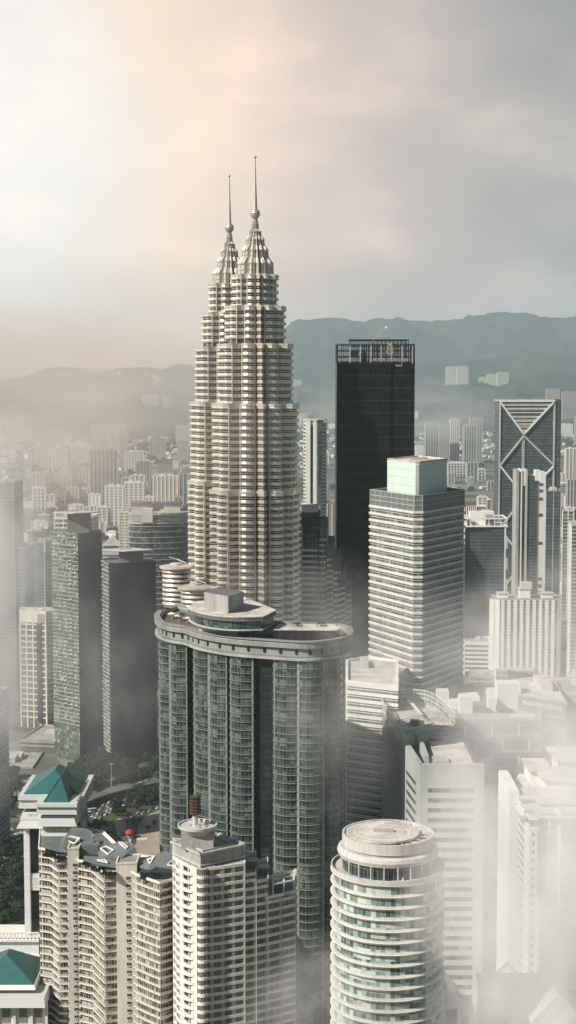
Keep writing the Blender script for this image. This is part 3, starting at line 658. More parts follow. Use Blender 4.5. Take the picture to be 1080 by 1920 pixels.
# ================================================================ cream apartment block with zigzag balconies
def zigzag():
    zr = 141.0; K = (HC-zr)*F
    front = [(78, 1609), (98, 1612), (112, 1622), (131, 1622), (131, 1627), (151, 1631), (151, 1633), (176, 1638), (198, 1657), (219, 1655), (219, 1650), (258, 1658), (258, 1660), (278, 1668), (300, 1676), (328, 1668)]
    fr = [PX(x, K/(y-715)+1.5, y) for x, y in front]
    poly = fr + [PX(328, 599, 1630), PX(262, 603, 1630), PX(215, 618, 1610), PX(190, 636, 1590), PX(130, 646, 1571), PX(80, 640, 1571)]
    root, L, H = tower('zigzag_apartment_block', 'cream apartment block with zigzag balconies and folded blue grey roofs', 'apartment block', poly, zr, 'condo', fh=3.1, band='cream', bt=.38, bo=1.15, par=0, plant=0, band_name='balcony_slab', roof='dgrey')
    rx, ry = root.location.x, root.location.y; lo = ZY(2060, 575)
    mb = MB(); ring(mb, outset(L, 1.12), outset(L, .98), .38, 1.0); me = mb.mesh('balcony_rail', M['railb'])
    nfl = int((H-.3)/3.1)
    for q in range(1, nfl):
        if H-.38-q*3.1 > lo: link('balcony_rail', me, root, (0, 0, H-.4-q*3.1))
    mb = MB(); ring(mb, outset(L, 1.3), outset(L, .9), H, H+.7); mb.build('parapet', M['cream'], root)
    def pil(x0, x1, y, ytop, nm='stair_shaft', fw=2.2):
        d = K/(y-715); a, b_ = PX(x0, d, y), PX(x1, d+1.0, y); zt = ZY(ytop, d)
        pr = MB().prism(ccw([(a[0]-rx, a[1]-fw-ry), (b_[0]-rx, b_[1]-fw-ry), (b_[0]-rx, b_[1]+9-ry), (a[0]-rx, a[1]+9-ry)]), 0, zt, 0, 1).build(nm, [M['cream'], M['roofg']], root)
        an = atan2(b_[1]-a[1], b_[0]-a[0]); wx = (a[0]+b_[0])/2-rx
        me = MB().box(-.75, -.09, 0, .75, .03, 1.15).mesh('window', M['drk']); me2 = MB().box(-.95, -.3, -.16, .95, .0, 0).mesh('window_sill', M['white']); me3 = MB().box(-.04, -.14, 0, .04, 0, 1.15).mesh('window_bar', M['white'])
        wy = (a[1]+b_[1])/2-fw-.05-ry
        for q in range(nfl):
            z = zr-2.6-q*3.1
            if z < lo: break
            w_ = link('window', me, root, (wx+.6, wy, z), an); link('window_sill', me2, w_); link('window_bar', me3, w_)
        mb = MB(); ring(mb, [(a[0]-rx-.15, a[1]-fw-.15-ry), (b_[0]-rx+.15, b_[1]-fw-.15-ry), (b_[0]-rx+.15, b_[1]+9.1-ry), (a[0]-rx-.15, a[1]+9.1-ry)], [(a[0]-rx+.3, a[1]-fw+.3-ry), (b_[0]-rx-.3, b_[1]-fw+.3-ry), (b_[0]-rx-.3, b_[1]+8.6-ry), (a[0]-rx+.3, a[1]+8.6-ry)], zt-.2, zt+.5); mb.build('shaft_coping', M['cream'], root)
    pil(130, 151, 1624, 1586, fw=4.6); pil(219, 258, 1653, 1617)
    # folded roof planes: picture outlines raised to real heights
    def R(x, y, z): d = DG(y, z); p_ = WP(x, y, d); return Vector((p_[0]-rx, p_[1]-ry, z))
    def plate(pts, th=.45, m_='slate', nm='roof_plane'):
        n_ = len(pts); vs = [tuple(p) for p in pts] + [tuple(p - Vector((0, 0, th))) for p in pts]
        fs = [tuple(range(n_)), tuple(range(2*n_-1, n_-1, -1))] + [(i, n_+i, n_+(i+1) % n_, (i+1) % n_) for i in range(n_)]
        return MB().add(vs, fs).build(nm, M[m_], root)
    def skylight(pl, pts, w_=.45):
        mb = MB(); c = [p + Vector((0, 0, .28)) for p in pts]
        for i in range(len(c)): mb.bar(c[i], c[(i+1) % len(c)], w_, .5)
        fr_ = mb.build('skylight', M['white'], root)
        MB().add([tuple(p + Vector((0, 0, .1))) for p in pts], [tuple(range(len(pts)))]).build('pane', M['drk'], fr_)
    z = zr
    a_ = [R(76, 1586, z+4), R(114, 1575, z+5), R(128, 1561, z+8), R(134, 1551, z+9.5), R(160, 1553, z+9), R(174, 1559, z+8), R(170, 1572, z+6), R(176, 1575, z+6), R(172, 1586, z+4.5), R(145, 1580, z+5), R(120, 1590, z+4), R(128, 1597, z+3.5), R(112, 1596, z+3)]
    p1 = plate(a_); skylight(p1, [R(122, 1576, z+5.4), R(132, 1569, z+6.8), R(150, 1573, z+6.4), R(140, 1583, z+5)])
    b1 = [R(184, 1596, z+4), R(206, 1584, z+6.5), R(225, 1577, z+8), R(240, 1577, z+8), R(252, 1590, z+6), R(234, 1604, z+4.4), R(226, 1611, z+3.6), R(200, 1606, z+3.8), R(184, 1606, z+3.2)]
    p2 = plate(b1); skylight(p2, [R(188, 1592, z+5.2), R(198, 1588, z+6), R(213, 1595, z+5.2), R(203, 1603, z+4.2)]); skylight(p2, [R(222, 1580, z+7.6), R(229, 1581, z+7.4), R(240, 1590, z+6.2), R(236, 1592, z+6)], .3)
    p3 = plate([R(157, 1605, z+3), R(184, 1606, z+3.2), R(222, 1612, z+3.0), R(219, 1626, z+1.6), R(182, 1621, z+1.9), R(158, 1612, z+2.4)]); skylight(p3, [R(182, 1614, z+2.8), R(196, 1613, z+3), R(202, 1619, z+2.4)], .3)
    p4 = plate([R(262, 1624, z+3), R(288, 1607, z+6), R(302, 1597, z+7.5), R(332, 1598, z+7.5), R(332, 1630, z+3), R(296, 1624, z+3.6), R(276, 1634, z+2.2)]); skylight(p4, [R(276, 1612, z+5), R(288, 1610, z+5.6), R(281, 1621, z+4)], .4); skylight(p4, [R(314, 1623, z+4), R(322, 1616, z+5), R(332, 1617, z+5), R(332, 1626, z+3.8)], .35)
    p5 = plate([R(260, 1637, z+1.6), R(300, 1628, z+2.6), R(330, 1629, z+2.5), R(330, 1642, z+1.2), R(290, 1642, z+1.2)])
    # penthouse walls and planted terraces beneath the roofs
    for x0, x1, y, hh, m_ in ((84, 128, 1602, 3.0, 'drk'), (156, 214, 1622, 2.4, 'drk'), (262, 326, 1650, 2.6, 'drk'), (152, 184, 1610, 5.2, 'slate'), (132, 172, 1588, 3.6, 'lgrey'), (188, 246, 1610, 3.4, 'grey'), (262, 330, 1632, 2.6, 'slate')):
        p_ = R(x0, y, z); q_ = R(x1, y, z); MB().box(p_.x, p_.y+1, z+.01+hh*.002, q_.x, p_.y+6, z+hh).build('penthouse_wall', M[m_], root)
    rnd = random.Random(5)
    for x, y in ((86, 1606), (92, 1607), (100, 1608), (108, 1611), (118, 1612), (160, 1622), (166, 1626), (176, 1630), (186, 1634), (196, 1640), (205, 1642), (214, 1640), (96, 1604), (190, 1631)):
        p_ = R(x, y, z); leafball('roof_shrub', (p_.x+rx, p_.y+ry+.8, z+.05), rnd.uniform(.8, 1.4), ('dark shrub in the planted roof terrace left of the first cream shaft' if x < 130 else 'dark shrub in the planted roof terrace between the two cream shafts'))
    p_ = R(144, 1583, z+4.5); 
    d_ = thing('satellite_dish', 'round white satellite dish on the folded apartment roof', 'satellite dish', (p_.x+rx, p_.y+ry, z+5))
    MB().lathe([(.1, 0), (.1, .8)], 6).build('mount', M['grey'], d_); dd = MB().lathe([(.05, 0), (.6, .12), (1.0, .42)], 14, cap=False).build('dish', M['white'], d_); dd.location = (0, 0, .8); dd.rotation_euler = (radians(50), 0, radians(20))
SH = {}
def leafball(name, loc, r_, label):
    if 'b' not in SH:
        mb = MB(); rnd = random.Random(9)
        for q in range(150):
            v = Vector((rnd.gauss(0, 1), rnd.gauss(0, 1), rnd.gauss(0, 1))).normalized()*rnd.uniform(.55, 1); v.z = abs(v.z)
            n_ = Vector((rnd.gauss(0, 1), rnd.gauss(0, 1), rnd.gauss(0, 1))).normalized(); e = n_.cross(Vector((.3, .2, 1))).normalized()*.22; f_ = n_.cross(e).normalized()*.22
            mb.add([tuple(v+e), tuple(v+f_), tuple(v-e), tuple(v-f_)], [(0, 1, 2, 3)])
        SH['b'] = mb.mesh('shrub', M['leaf'])
    o = link(name, SH['b'], None, loc, random.random()*6); o.scale = (r_*1.2, r_*1.2, r_); tag(o, label, 'shrub', 'shrubs on the apartment roof')
zigzag()

# ================================================================ curved cream condominium with antenna
def curved_condo():
    d0 = 540; zr = ZY(1627, d0)
    def fx(x):        # distance of the facade at picture column x
        if x <= 372: return d0 + 14*((372-x)/45)**1.3
        t_ = (x-372)/180; return d0 + 9*t_ + 8*t_*t_
    secs = [(327, 457, 1627), (457, 478, 1640), (478, 500, 1652), (500, 553, 1674)]
    root = None; zs = []
    for i, (a, b_, y) in enumerate(secs):
        z = ZY(y, fx(b_) if i else d0); n_ = 8
        xs = [327, 331, 337, 345, 356, 368, 372, 376] + [376 + (457-376)*q/4 for q in range(1, 5)] if i == 0 else [a + (b_-a)*q/2 for q in range(3)]
        fr = [PX(x, fx(x), 1640) for x in xs]; bd = fx(b_)+20
        poly = fr + [PX(b_, bd+4, 1640), PX(a, (fx(a) if i else d0+14)+22, 1640)]
        if i == 0:
            root, L, H = tower('curved_apartment_tower', 'tall cream apartment tower with terraced right shoulder and grey rooftop', 'apartment tower', poly, z, 'cwin', fh=3.1, band='cream', bt=1.1, bo=.62, fin='railb', fs=4.7, fw=1.3, fd=.5, par=0, plant=0, band_name='sill_band', roof='roofg')
            rx, ry = root.location.x, root.location.y
        else:
            L = [(p[0]-rx, p[1]-ry) for p in ccw(poly)]
            MB().prism(L, 0, z, 0, 1).build('wall', [M['cwin'], M['roofg']], root)
            me = MB().prism(outset(L, .62), 0, 1.1).mesh('sill_band', M['cream']); lo = ZY(1960, d0)
            k0 = ceil((zr-1.27-(z-.9))/3.1); q = k0
            while zr-1.27-q*3.1 > lo: link('sill_band', me, root, (0, 0, zr-1.27-q*3.1-.004*i)); q += 1
            nb_ = max(1, round((b_-a)/25))
            for qq in range(nb_+1 if i == 3 else nb_):
                x = a+(b_-a)*qq/nb_; p_ = PX(x, fx(x), 1640); MB().box(p_[0]-rx-.6, p_[1]-ry-.52, lo-5, p_[0]-rx+.6, p_[1]-ry+.2, z).build('mullion', M['railb'], root)
            mb = MB(); ring(mb, outset(L, .6), outset(L, .2), z, z+1.15); mb.build('terrace_wall', M['cream'], root)
            MB().box((L[0][0]+L[1][0])/2, L[0][1]+9, z+.01, (L[0][0]+L[1][0])/2+4, L[0][1]+14, z+2.6).build('terrace_room', M['cwin'], root)
        zs.append(z)
    lo = ZY(1960, d0)
    # bowed balconies up the sunny left face
    c0 = PX(331, fx(331)+1, 1640); c1 = PX(362, fx(362)-0.2, 1640); mx, my = (c0[0]+c1[0])/2-rx, (c0[1]+c1[1])/2-ry; L_ = hypot(c1[0]-c0[0], c1[1]-c0[1]); an = atan2(c1[1]-c0[1], c1[0]-c0[0])
    arc = [(-L_/2 + L_*q/8, -2.3*sin(pi*q/8)**.7 if 0 < q < 8 else 0) for q in range(9)]; ap = ccw(arc + [(L_/2, 1), (-L_/2, 1)])
    mb = MB().prism(ap, 0, .3); ring(mb, outset(ap, .05), outset(ap, -.12), .3, 1.15); me = mb.mesh('bowed_balcony', M['white'])
    me2 = MB().box(-L_*.32, -.08, 1.0, L_*.32, .6, 2.6).mesh('balcony_door', M['drk'])
    bay = PX(379, d0-.2, 1640); cc = circle(2.0, 16); mbb = MB().prism(cc, 0, 1.15); meb = mbb.mesh('corner_bay_band', M['cream']); 
    MB().prism(circle(1.75, 16), lo-5, zr-.1).build('corner_bay', M['cwin'], root).location = (bay[0]-rx, bay[1]-ry, 0)
    q = 0
    wl = PX(331, fx(331)+.2, 1640); wr = PX(369, fx(369)-.5, 1640)
    MB().prism(ccw([(wl[0]-rx, wl[1]-ry-1.0), (wr[0]-rx, wr[1]-ry-1.0), (wr[0]-rx, wr[1]-ry+2), (wl[0]-rx, wl[1]-ry+2)]), lo-5, zr-.05).build('end_wall', M['cream'], root)
    while zr-3.4-q*3.1 > lo:
        zz = zr-3.4-q*3.1
        o = link('bowed_balcony', me, root, (mx, my-1.0, zz), an); link('corner_bay_band', meb, root, (bay[0]-rx, bay[1]-ry, zz-.2)); link('balcony_door', me2, root, (mx, my-1.02, zz-.6), an); q += 1
    # grey crown block with toothed rim
    def R(x, y, z): p_ = PX(x, DG(y, z), y); return (p_[0]-rx, p_[1]-ry)
    z1 = ZY(1601, d0-1); cr = ccw([R(325, 1577, z1), R(376, 1600, z1), R(455, 1583, z1), R(408, 1563, z1)])
    MB().prism(outset(cr, -.1), zr+.01, z1-.5, 0, 1).build('crown_block', [M['grey'], M['roofg']], root)
    MB().prism(outset(cr, .35), zr+.5, zr+1.1).build('crown_ledge', M['lgrey'], root)
    mb = MB(); ring(mb, outset(cr, .9), outset(cr, -.3), z1-.5, z1); mb.build('crown_cornice', M['lgrey'], root)
    mb = MB()
    for e in edges_at(outset(cr, .6), .85): mb.box(e[0][0]-.2, e[0][1]-.2, z1, e[0][0]+.2, e[0][1]+.2, z1+.5)
    mb.build('toothed_cornice', M['lgrey'], root)
    c = R(369, 1590, z1); c = (c[0], c[1]+4.5); zd = z1
    MB().box(c[0]-5.6, c[1]-4.6, zd-.45, c[0]+6, c[1]+6, zd+5.6).build('plant_room', M['grey'], root)
    MB().lathe([(5.4, zd+4.5), (7.1, zd+6.6), (7.2, zd+7.6), (6.7, zd+7.6), (6.6, zd+7.0), (.2, zd+6.9)], 40, 0, c).build('bowl_roof', M['lgrey'], root)
    rnd = random.Random(4)
    mb = MB()
    for q in range(9): a = rnd.random()*6.28; rr = rnd.uniform(2.5, 5.8); s_ = rnd.uniform(.35, .8); x_, y_ = c[0]+rr*cos(a), c[1]+rr*sin(a); mb.box(x_-s_, y_-s_, zd+6.95, x_+s_, y_+s_, zd+7.0+rnd.uniform(.6, 1.7))
    mb.build('roof_plant', M['lgrey'], root)
    mb = MB(); ring(mb, outset(cr, -2.2), outset(cr, -2.7), z1-.45, z1+.15); mb.build('roof_gutter', M['lgrey'], root)
    # antenna
    an_ = thing('antenna_mast', 'rusty ringed communications mast on the grey rooftop bowl', 'antenna mast', (rx+c[0]-.8, ry+c[1]-.5, zd+6.9))
    MB().lathe([(1.0, 0), (1.0, 4.2), (.5, 4.3), (.35, 11), (.12, 11.1), (.08, 15.5)], 12).build('column', M['lgrey'], an_)
    mr = MB().lathe([(1.95, 0), (2.15, .25), (2.15, .7), (1.9, .85)], 20).mesh('antenna_ring', M['brown'])
    for q in range(6): link('antenna_ring', mr, an_, (0, 0, 4.6 + q*1.15), 0, (1-.02*q, 1-.02*q, 1))
    mb = MB()
    for q in range(10): a = q*.628; mb.box(2.0*cos(a)-.1, 2.0*sin(a)-.1, 4.4, 2.0*cos(a)+.1, 2.0*sin(a)+.1, 12.0)
    mb.build('antenna_panel', M['brown'], an_)
    # white roof frames on the right shoulder
    z3 = zs[3]
    def fr3(x, dd, z): p_ = PX(x, fx(x)+dd, 1660); return Vector((p_[0]-rx, p_[1]-ry, z))
    mb = MB()
    for x in (512, 532, 551):
        mb.bar(fr3(x, 0, z3), fr3(x, 0, z3+4.8), .5); mb.bar(fr3(x, 0, z3+4.8), fr3(x, 12, z3+4.8), .5); mb.bar(fr3(x, 12, z3), fr3(x, 12, z3+4.8), .5)
    for dd in (0, 6, 12): mb.bar(fr3(512, dd, z3+4.85), fr3(551, dd, z3+4.85), .5)
    mb.build('pergola', M['white'], root)
    a, b_ = fr3(512, 2, z3), fr3(550, 9, z3); MB().box(a.x, a.y, z3+.02, b_.x, b_.y, z3+.5).build('roof_pool', M['teal'], root)
curved_condo()

# ================================================================ round tower
def round_tower():
    x, d = 727, 468; R = 17.1; cx = WP(x, 1650, d)[0]; zr = ZY(1624, d)
    root = thing('round_tower', 'round ring banded tower with a helipad disc on its stepped top', 'round tower', (cx, d, 0))
    MB().prism(circle(R-.5, 72), 0, zr-1.5, 0, 1).build('wall', [M['round'], M['wood']], root)
    me = MB().lathe([(R-.6, 0), (R+.25, .15), (R+.45, .55), (R+.45, .85), (R-.1, 1.25), (R-.6, 1.3)], 96).mesh('balcony_ring', M['lgrey'])
    me2 = MB().lathe([(R+.52, 0), (R+.66, .06), (R+.66, .16), (R+.5, .2)], 96).mesh('ring_lip', M['white'])
    lo = ZY(1960, d); q = 0
    while zr-1.3-q*3.55 > lo:
        link('balcony_ring', me, root, (0, 0, zr-1.3-q*3.55)); link('ring_lip', me2, root, (0, 0, zr-.66-q*3.55)); q += 1
    mb = MB(); ring(mb, circle(R+.5, 96), circle(R+.1, 96), zr-.3, zr+.9); mb.build('parapet', M['lgrey'], root)
    z1 = ZY(1599, d); z2 = ZY(1560, d)
    MB().prism(circle(R-3.0, 64), zr-1.52, z1).build('terrace_glass', M['curt'], root)
    MB().lathe([(R-3.1, z1-.6), (R-1.8, z1), (R-1.4, z1+1.2), (R-1.7, z1+2.2), (R-2.6, z1+2.6)], 72).build('upper_ring', M['lgrey'], root)
    MB().prism(circle(R-3.3, 64), z1+2.6, z2-2.2).build('drum_glass', M['grey'], root)
    mb = MB(); ring(mb, circle(R-2.9, 72), circle(R-3.6, 72), z2-3.2, z2); mb.build('roof_ring', M['lgrey'], root)
    MB().prism(circle(R-3.5, 64), z2-2.3, z2-2.0).build('roof_floor', M['dgrey'], root)
    MB().prism(circle(11.3, 64, (-1.7, -.3)), z2-.3, z2+.35).build('helipad', M['roofl'], root)
    mb = MB(); ring(mb, circle(8.6, 48, (-2, -1)), circle(8.3, 48, (-2, -1)), z2+.35, z2+.39)
    mb.build('helipad_marking', M['white'], root)
    MB().box(-4.6, -1.5, z2+.36, 1.8, .4, z2+.9).build('helipad_slab', M['grey'], root); MB().box(1.0, 2.0, z2+.36, 6.0, 5.5, z2+.42).build('helipad_patch', M['lgrey'], root)
    mb = MB()
    for q in range(20): a = q*pi/10; mb.bar((9.4*cos(a), 9.4*sin(a), z2-.5), (13.6*cos(a), 13.6*sin(a), z2-.5), .14)
    mb.build('roof_strut', M['white'], root)
    rnd = random.Random(12)
    for q in range(16):
        a = q*pi/8 + rnd.uniform(-.12, .12); rr = rnd.uniform(11.6, 12.6); s_ = rnd.uniform(.5, 1.2); MB().box(rr*cos(a)-s_, rr*sin(a)-s_, z2-1.99, rr*cos(a)+s_, rr*sin(a)+s_, z2-rnd.uniform(.2, 1.2)).build('roof_plant', M['white' if q % 3 else 'grey'], root)
    for q in range(8):
        a = -pi/2 + (q-3.5)*.27; rr = R-1.6; MB().lathe([(.22, zr-1.5), (.22, z1+.1)], 8, 0, ((R-1.9)*cos(a), (R-1.9)*sin(a))).build('terrace_column', M['lgrey'], root)
    o = thing('terrace_parasol', 'closed white parasol on the round tower deck', 'parasol', (cx+3.5, d-R+1.4, zr-1.5)); MB().lathe([(.06, 0), (.06, .5)], 6).build('pole', M['grey'], o); MB().lathe([(.55, .5), (.35, 1.8), (.06, 3.1)], 8).build('canopy', M['white'], o)
round_tower()
# ================================================================ teal roofed towers
def hip(mb, x0, x1, y0, y1, z, h, rin, m=0, rx=None):
    """hip roof over a rectangle; rin = inset of the ridge ends"""
    w_ = (y1-y0)/2; ym = (y0+y1)/2
    if (x1-x0) >= (y1-y0): r1, r2 = (x0+rin, ym, z+h), (x1-rin, ym, z+h)
    else: xm = (x0+x1)/2; r1, r2 = (xm, y0+rin, z+h), (xm, y1-rin, z+h)
    c = [(x0, y0, z), (x1, y0, z), (x1, y1, z), (x0, y1, z)]
    if (x1-x0) >= (y1-y0): fs = [(0, 1, 5, 4), (1, 2, 5), (2, 3, 4, 5), (3, 0, 4)]
    else: fs = [(0, 1, 4), (1, 2, 5, 4), (2, 3, 5), (3, 0, 4, 5)]
    return mb.add(c + [r1, r2], fs + [(3, 2, 1, 0)], m)
def lattice_panel(w_, h_, m_='white'):
    mb = MB(); t_ = .22
    for z in (0, h_-t_): mb.box(-w_/2, -.3, z, w_/2, -.05, z+t_)
    n_ = max(1, round(w_/h_)); cw = w_/n_
    for i in range(n_):
        x0 = -w_/2 + i*cw; c = (x0+cw/2, h_/2)
        mb.box(x0, -.28, t_, x0+t_, -.07, h_-t_)
        for a in range(4): an = a*pi/4; r_ = min(cw, h_)*.46; mb.bar((c[0]-r_*cos(an), -.17, c[1]-r_*sin(an)), (c[0]+r_*cos(an), -.17, c[1]+r_*sin(an)), .16, .2)
        for a in range(8): a0, a1 = a*pi/4, (a+1)*pi/4; r_ = min(cw, h_)*.28; mb.bar((c[0]+r_*cos(a0), -.17, c[1]+r_*sin(a0)), (c[0]+r_*cos(a1), -.17, c[1]+r_*sin(a1)), .14, .2)
    mb.box(w_/2-t_, -.28, t_, w_/2, -.07, h_-t_)
    return mb.mesh('lattice_panel', M[m_])
def teal_tower():
    d = 640; ox = WP(90, 1550, d)[0]; k = KD(d, 1550)
    root = thing('teal_roofed_tower', 'tall white tower under a teal hipped roof, left of the cream apartments', 'tower', (ox, d, 0))
    X = lambda x: (x-90)*k
    ze = ZY(1509, 632); H1 = ze-12
    # body: left wing set back, right part forward
    A = (X(40), 6, X(150), 34); B = (X(82), -6, X(142), 8)
    MB().box(A[0]+2.2, A[1]+1.2, 0, A[2]-1, A[3]-1, H1).build('wall', M['drk'], root)
    MB().box(B[0]+.6, B[1]+1.2, 0, B[2]-.8, A[1]+3, H1-.01).build('wall', M['blkgl'], root)
    for x0, x1, y0, dep, nm in ((40, 51, 5, 6, 'corner_pier'), (70, 82, 5, 6, 'corner_pier'), (82, 93, -7, 6, 'corner_pier'), (101, 111, -6.6, 5, 'front_pier'), (120, 128, -6.6, 5, 'front_pier'), (134, 143, -7, 6, 'corner_pier'), (143, 151, 8, 8, 'corner_pier')):
        MB().box(X(x0), y0, 0, X(x1), y0+dep, H1+.1).build(nm, M['gridw'], root)
    for zc in (1655, 1830, 1985):
        z = ZY(zc, 645); MB().box(X(50), 5.6, z-3.6, X(71), 9, z+3.6).build('frieze_block', M['gridw'], root)
        link('lattice_panel', lattice_panel(3.9, 4.0), root, (X(61), 5.75, z-2))
    # stacked cornices
    def step(x0, x1, y0, y1, z0, z1, f_=0.0, nm='cornice', m_='gridw'):
        c = [(X(x0)-f_, y0-f_), (X(x1)+f_, y0-f_), (X(x1)+f_, y1), (X(x0)-f_, y1)]; c2 = [(X(x0), y0), (X(x1), y0), (X(x1), y1), (X(x0), y1)]
        MB().loft([[(a, b_, z0) for a, b_ in c], [(a, b_, z1) for a, b_ in c2]]).build(nm, M[m_], root)
    zz = ze
    step(36, 153, 3.5, 37, zz-4.6, zz-.05, .8); step(33, 156, 2.5, 38, zz-.9, zz+.9, .2)
    step(78, 148, -9.5, 4, zz-3.6, zz-.1, .7); step(75, 151, -10.5, 5, zz-.3, zz+1.0, .2)
    step(40, 76, 3.4, 30, zz-9.4, zz-6.4, 1.0); step(37, 78, 2.0, 30, zz-12.6, zz-9.6, 1.6)
    step(84, 143, -8.6, 6, zz-8.6, zz-4.4, 1.6); step(86, 141, -7.6, 6, zz-12.0, zz-8.8, .2, 'frieze_block'); step(84, 142, -8.2, 6, zz-15.0, zz-12.0, 1.3)
    link('lattice_panel', lattice_panel(7.6, 2.6), root, (X(113), -7.9, zz-11.8)); link('lattice_panel', lattice_panel(3.6, 2.2), root, (X(58), 3.0, zz-9.0))
    for q in range(9): MB().box(X(86)+q*1.55, -9.2, zz-4.4, X(86)+q*1.55+.9, -8.9, zz-3.7).build('dentil', M['dgrey'], root)
    for q in range(10): MB().box(X(147)+.2, -6+q*3.6, zz+1.0, X(147)+1.0, -5.2+q*3.6, zz+1.5).build('roof_light', M['dgrey'], root)
    # teal roofs: one over the wings, one over the front part, crossing
    ry_ = ZY(1437, 662)-zz-1.0
    mb = MB(); hip(mb, X(41), X(146), 5, 37, zz+.95, ry_, 10.5); o = mb.build('roof', M['teal'], root)
    mb = MB(); x0, x1 = X(88), X(134); xm = X(116); zt_ = zz+.95
    mb.add([(x0, -8, zt_), (x1, -8, zt_), (x1, 21, zt_), (x0, 21, zt_), (xm-1, 4, zt_+ry_-.06), (xm-1, 21, zt_+ry_-.06)], [(0, 1, 4), (1, 2, 5, 4), (3, 0, 4, 5), (2, 3, 5), (3, 2, 1, 0)]); mb.build('roof', M['teal'], root)
    mb = MB(); mb.bar((x0, -8, zt_+.1), (xm-1, 4, zt_+ry_+.05), .3); mb.bar((x1, -8, zt_+.1), (xm-1, 4, zt_+ry_+.05), .3); mb.bar((xm-1, 4, zt_+ry_), (xm-1, 21, zt_+ry_), .3); mb.build('ridge_cap', M['teal'], root)
M['gridw'] = facade('white_tile_grid', (.72, .74, .73), (.80, .81, .80), 1.1, 1.1, (.55, .57, .56), .07, .07, rough=.6, lit=.5)
teal_tower()
def teal_annex():
    d = 600; ox = WP(0, 1850, d)[0]; k = KD(d, 1850); X = lambda x: x*k
    root = thing('teal_roofed_annex', 'low white block under a teal hipped roof beside the tall teal roofed tower', 'building', (ox, d, 0))
    ze = ZY(1858, d)
    MB().box(X(-70), 1.2, 0, X(79), 40, ze-3).build('wall', M['gridw'], root)
    for q in range(9):
        x = X(-58)+q*X(28.5) if q < 5 else None
        if x is None: break
    wm = MB().box(-1.55, -.08, 0, 1.55, .3, 6.5).mesh('window', M['cwin']); bm_ = MB()
    for i in range(5): bm_.box(-1.5+i*.7, -.2, 0, -1.4+i*.7, -.05, 6.5)
    for i in range(7): bm_.box(-1.55, -.22, i*.95, 1.55, -.06, .1+i*.95)
    bm_ = bm_.mesh('window_grille', M['lgrey'])
    for x in (-52, -22, 10, 42, 70):
        w_ = link('window', wm, root, (X(x), 1.15, ze-13.5)); link('window_grille', bm_, w_)
        MB().box(X(x+13), .4, ze-60, X(x+18), 1.5, ze-5).build('pier', M['white'], root)
    MB().loft([[(X(-74), -2.5, ze-6), (X(86), -2.5, ze-6), (X(86), 44, ze-6), (X(-74), 44, ze-6)], [(X(-72), -1, ze-2.6), (X(83), -1, ze-2.6), (X(83), 42, ze-2.6), (X(-72), 42, ze-2.6)]]).build('cornice', M['gridw'], root)
    MB().box(X(-64), 4, ze-2.6, X(62), 34, ze-.2).build('roof_base', M['dgrey'], root)
    MB().loft([[(X(-66), 3, ze-.9), (X(64), 3, ze-.9), (X(64), 36, ze-.9), (X(-66), 36, ze-.9)], [(X(-63), 4.4, ze+.5), (X(61), 4.4, ze+.5), (X(61), 34, ze+.5), (X(-63), 34, ze+.5)]]).build('gutter', M['white'], root)
    mb = MB(); hip(mb, X(-62), X(60), 5, 33.5, ze+.5, 8.5, 11); mb.build('roof', M['teal'], root)
    # white parapet block linking to the tower
    z2 = ZY(1762, 640)
    MB().box(X(-70), 41, 0, X(42), 58, z2-1).build('link_block', M['gridw'], root)
    MB().box(X(-72), 40, z2-8, X(44), 41.2, z2-6.8).build('cornice', M['white'], root)
    MB().box(X(-71), 40.2, z2-18, X(40), 41.05, z2-11).build('window', M['teal'], root)
    MB().box(X(-71), 39.8, z2-.9, X(43), 58.5, z2).build('cornice', M['white'], root)
    for q in range(14): MB().box(X(-60)+q*1.6, 40.3, z2, X(-60)+q*1.6+.9, 40.6, z2+2.6).build('baluster', M['white'], root)
    MB().box(X(-71), 40.2, z2+2.6, X(43), 40.8, z2+3.1).build('handrail', M['white'], root)
teal_annex()

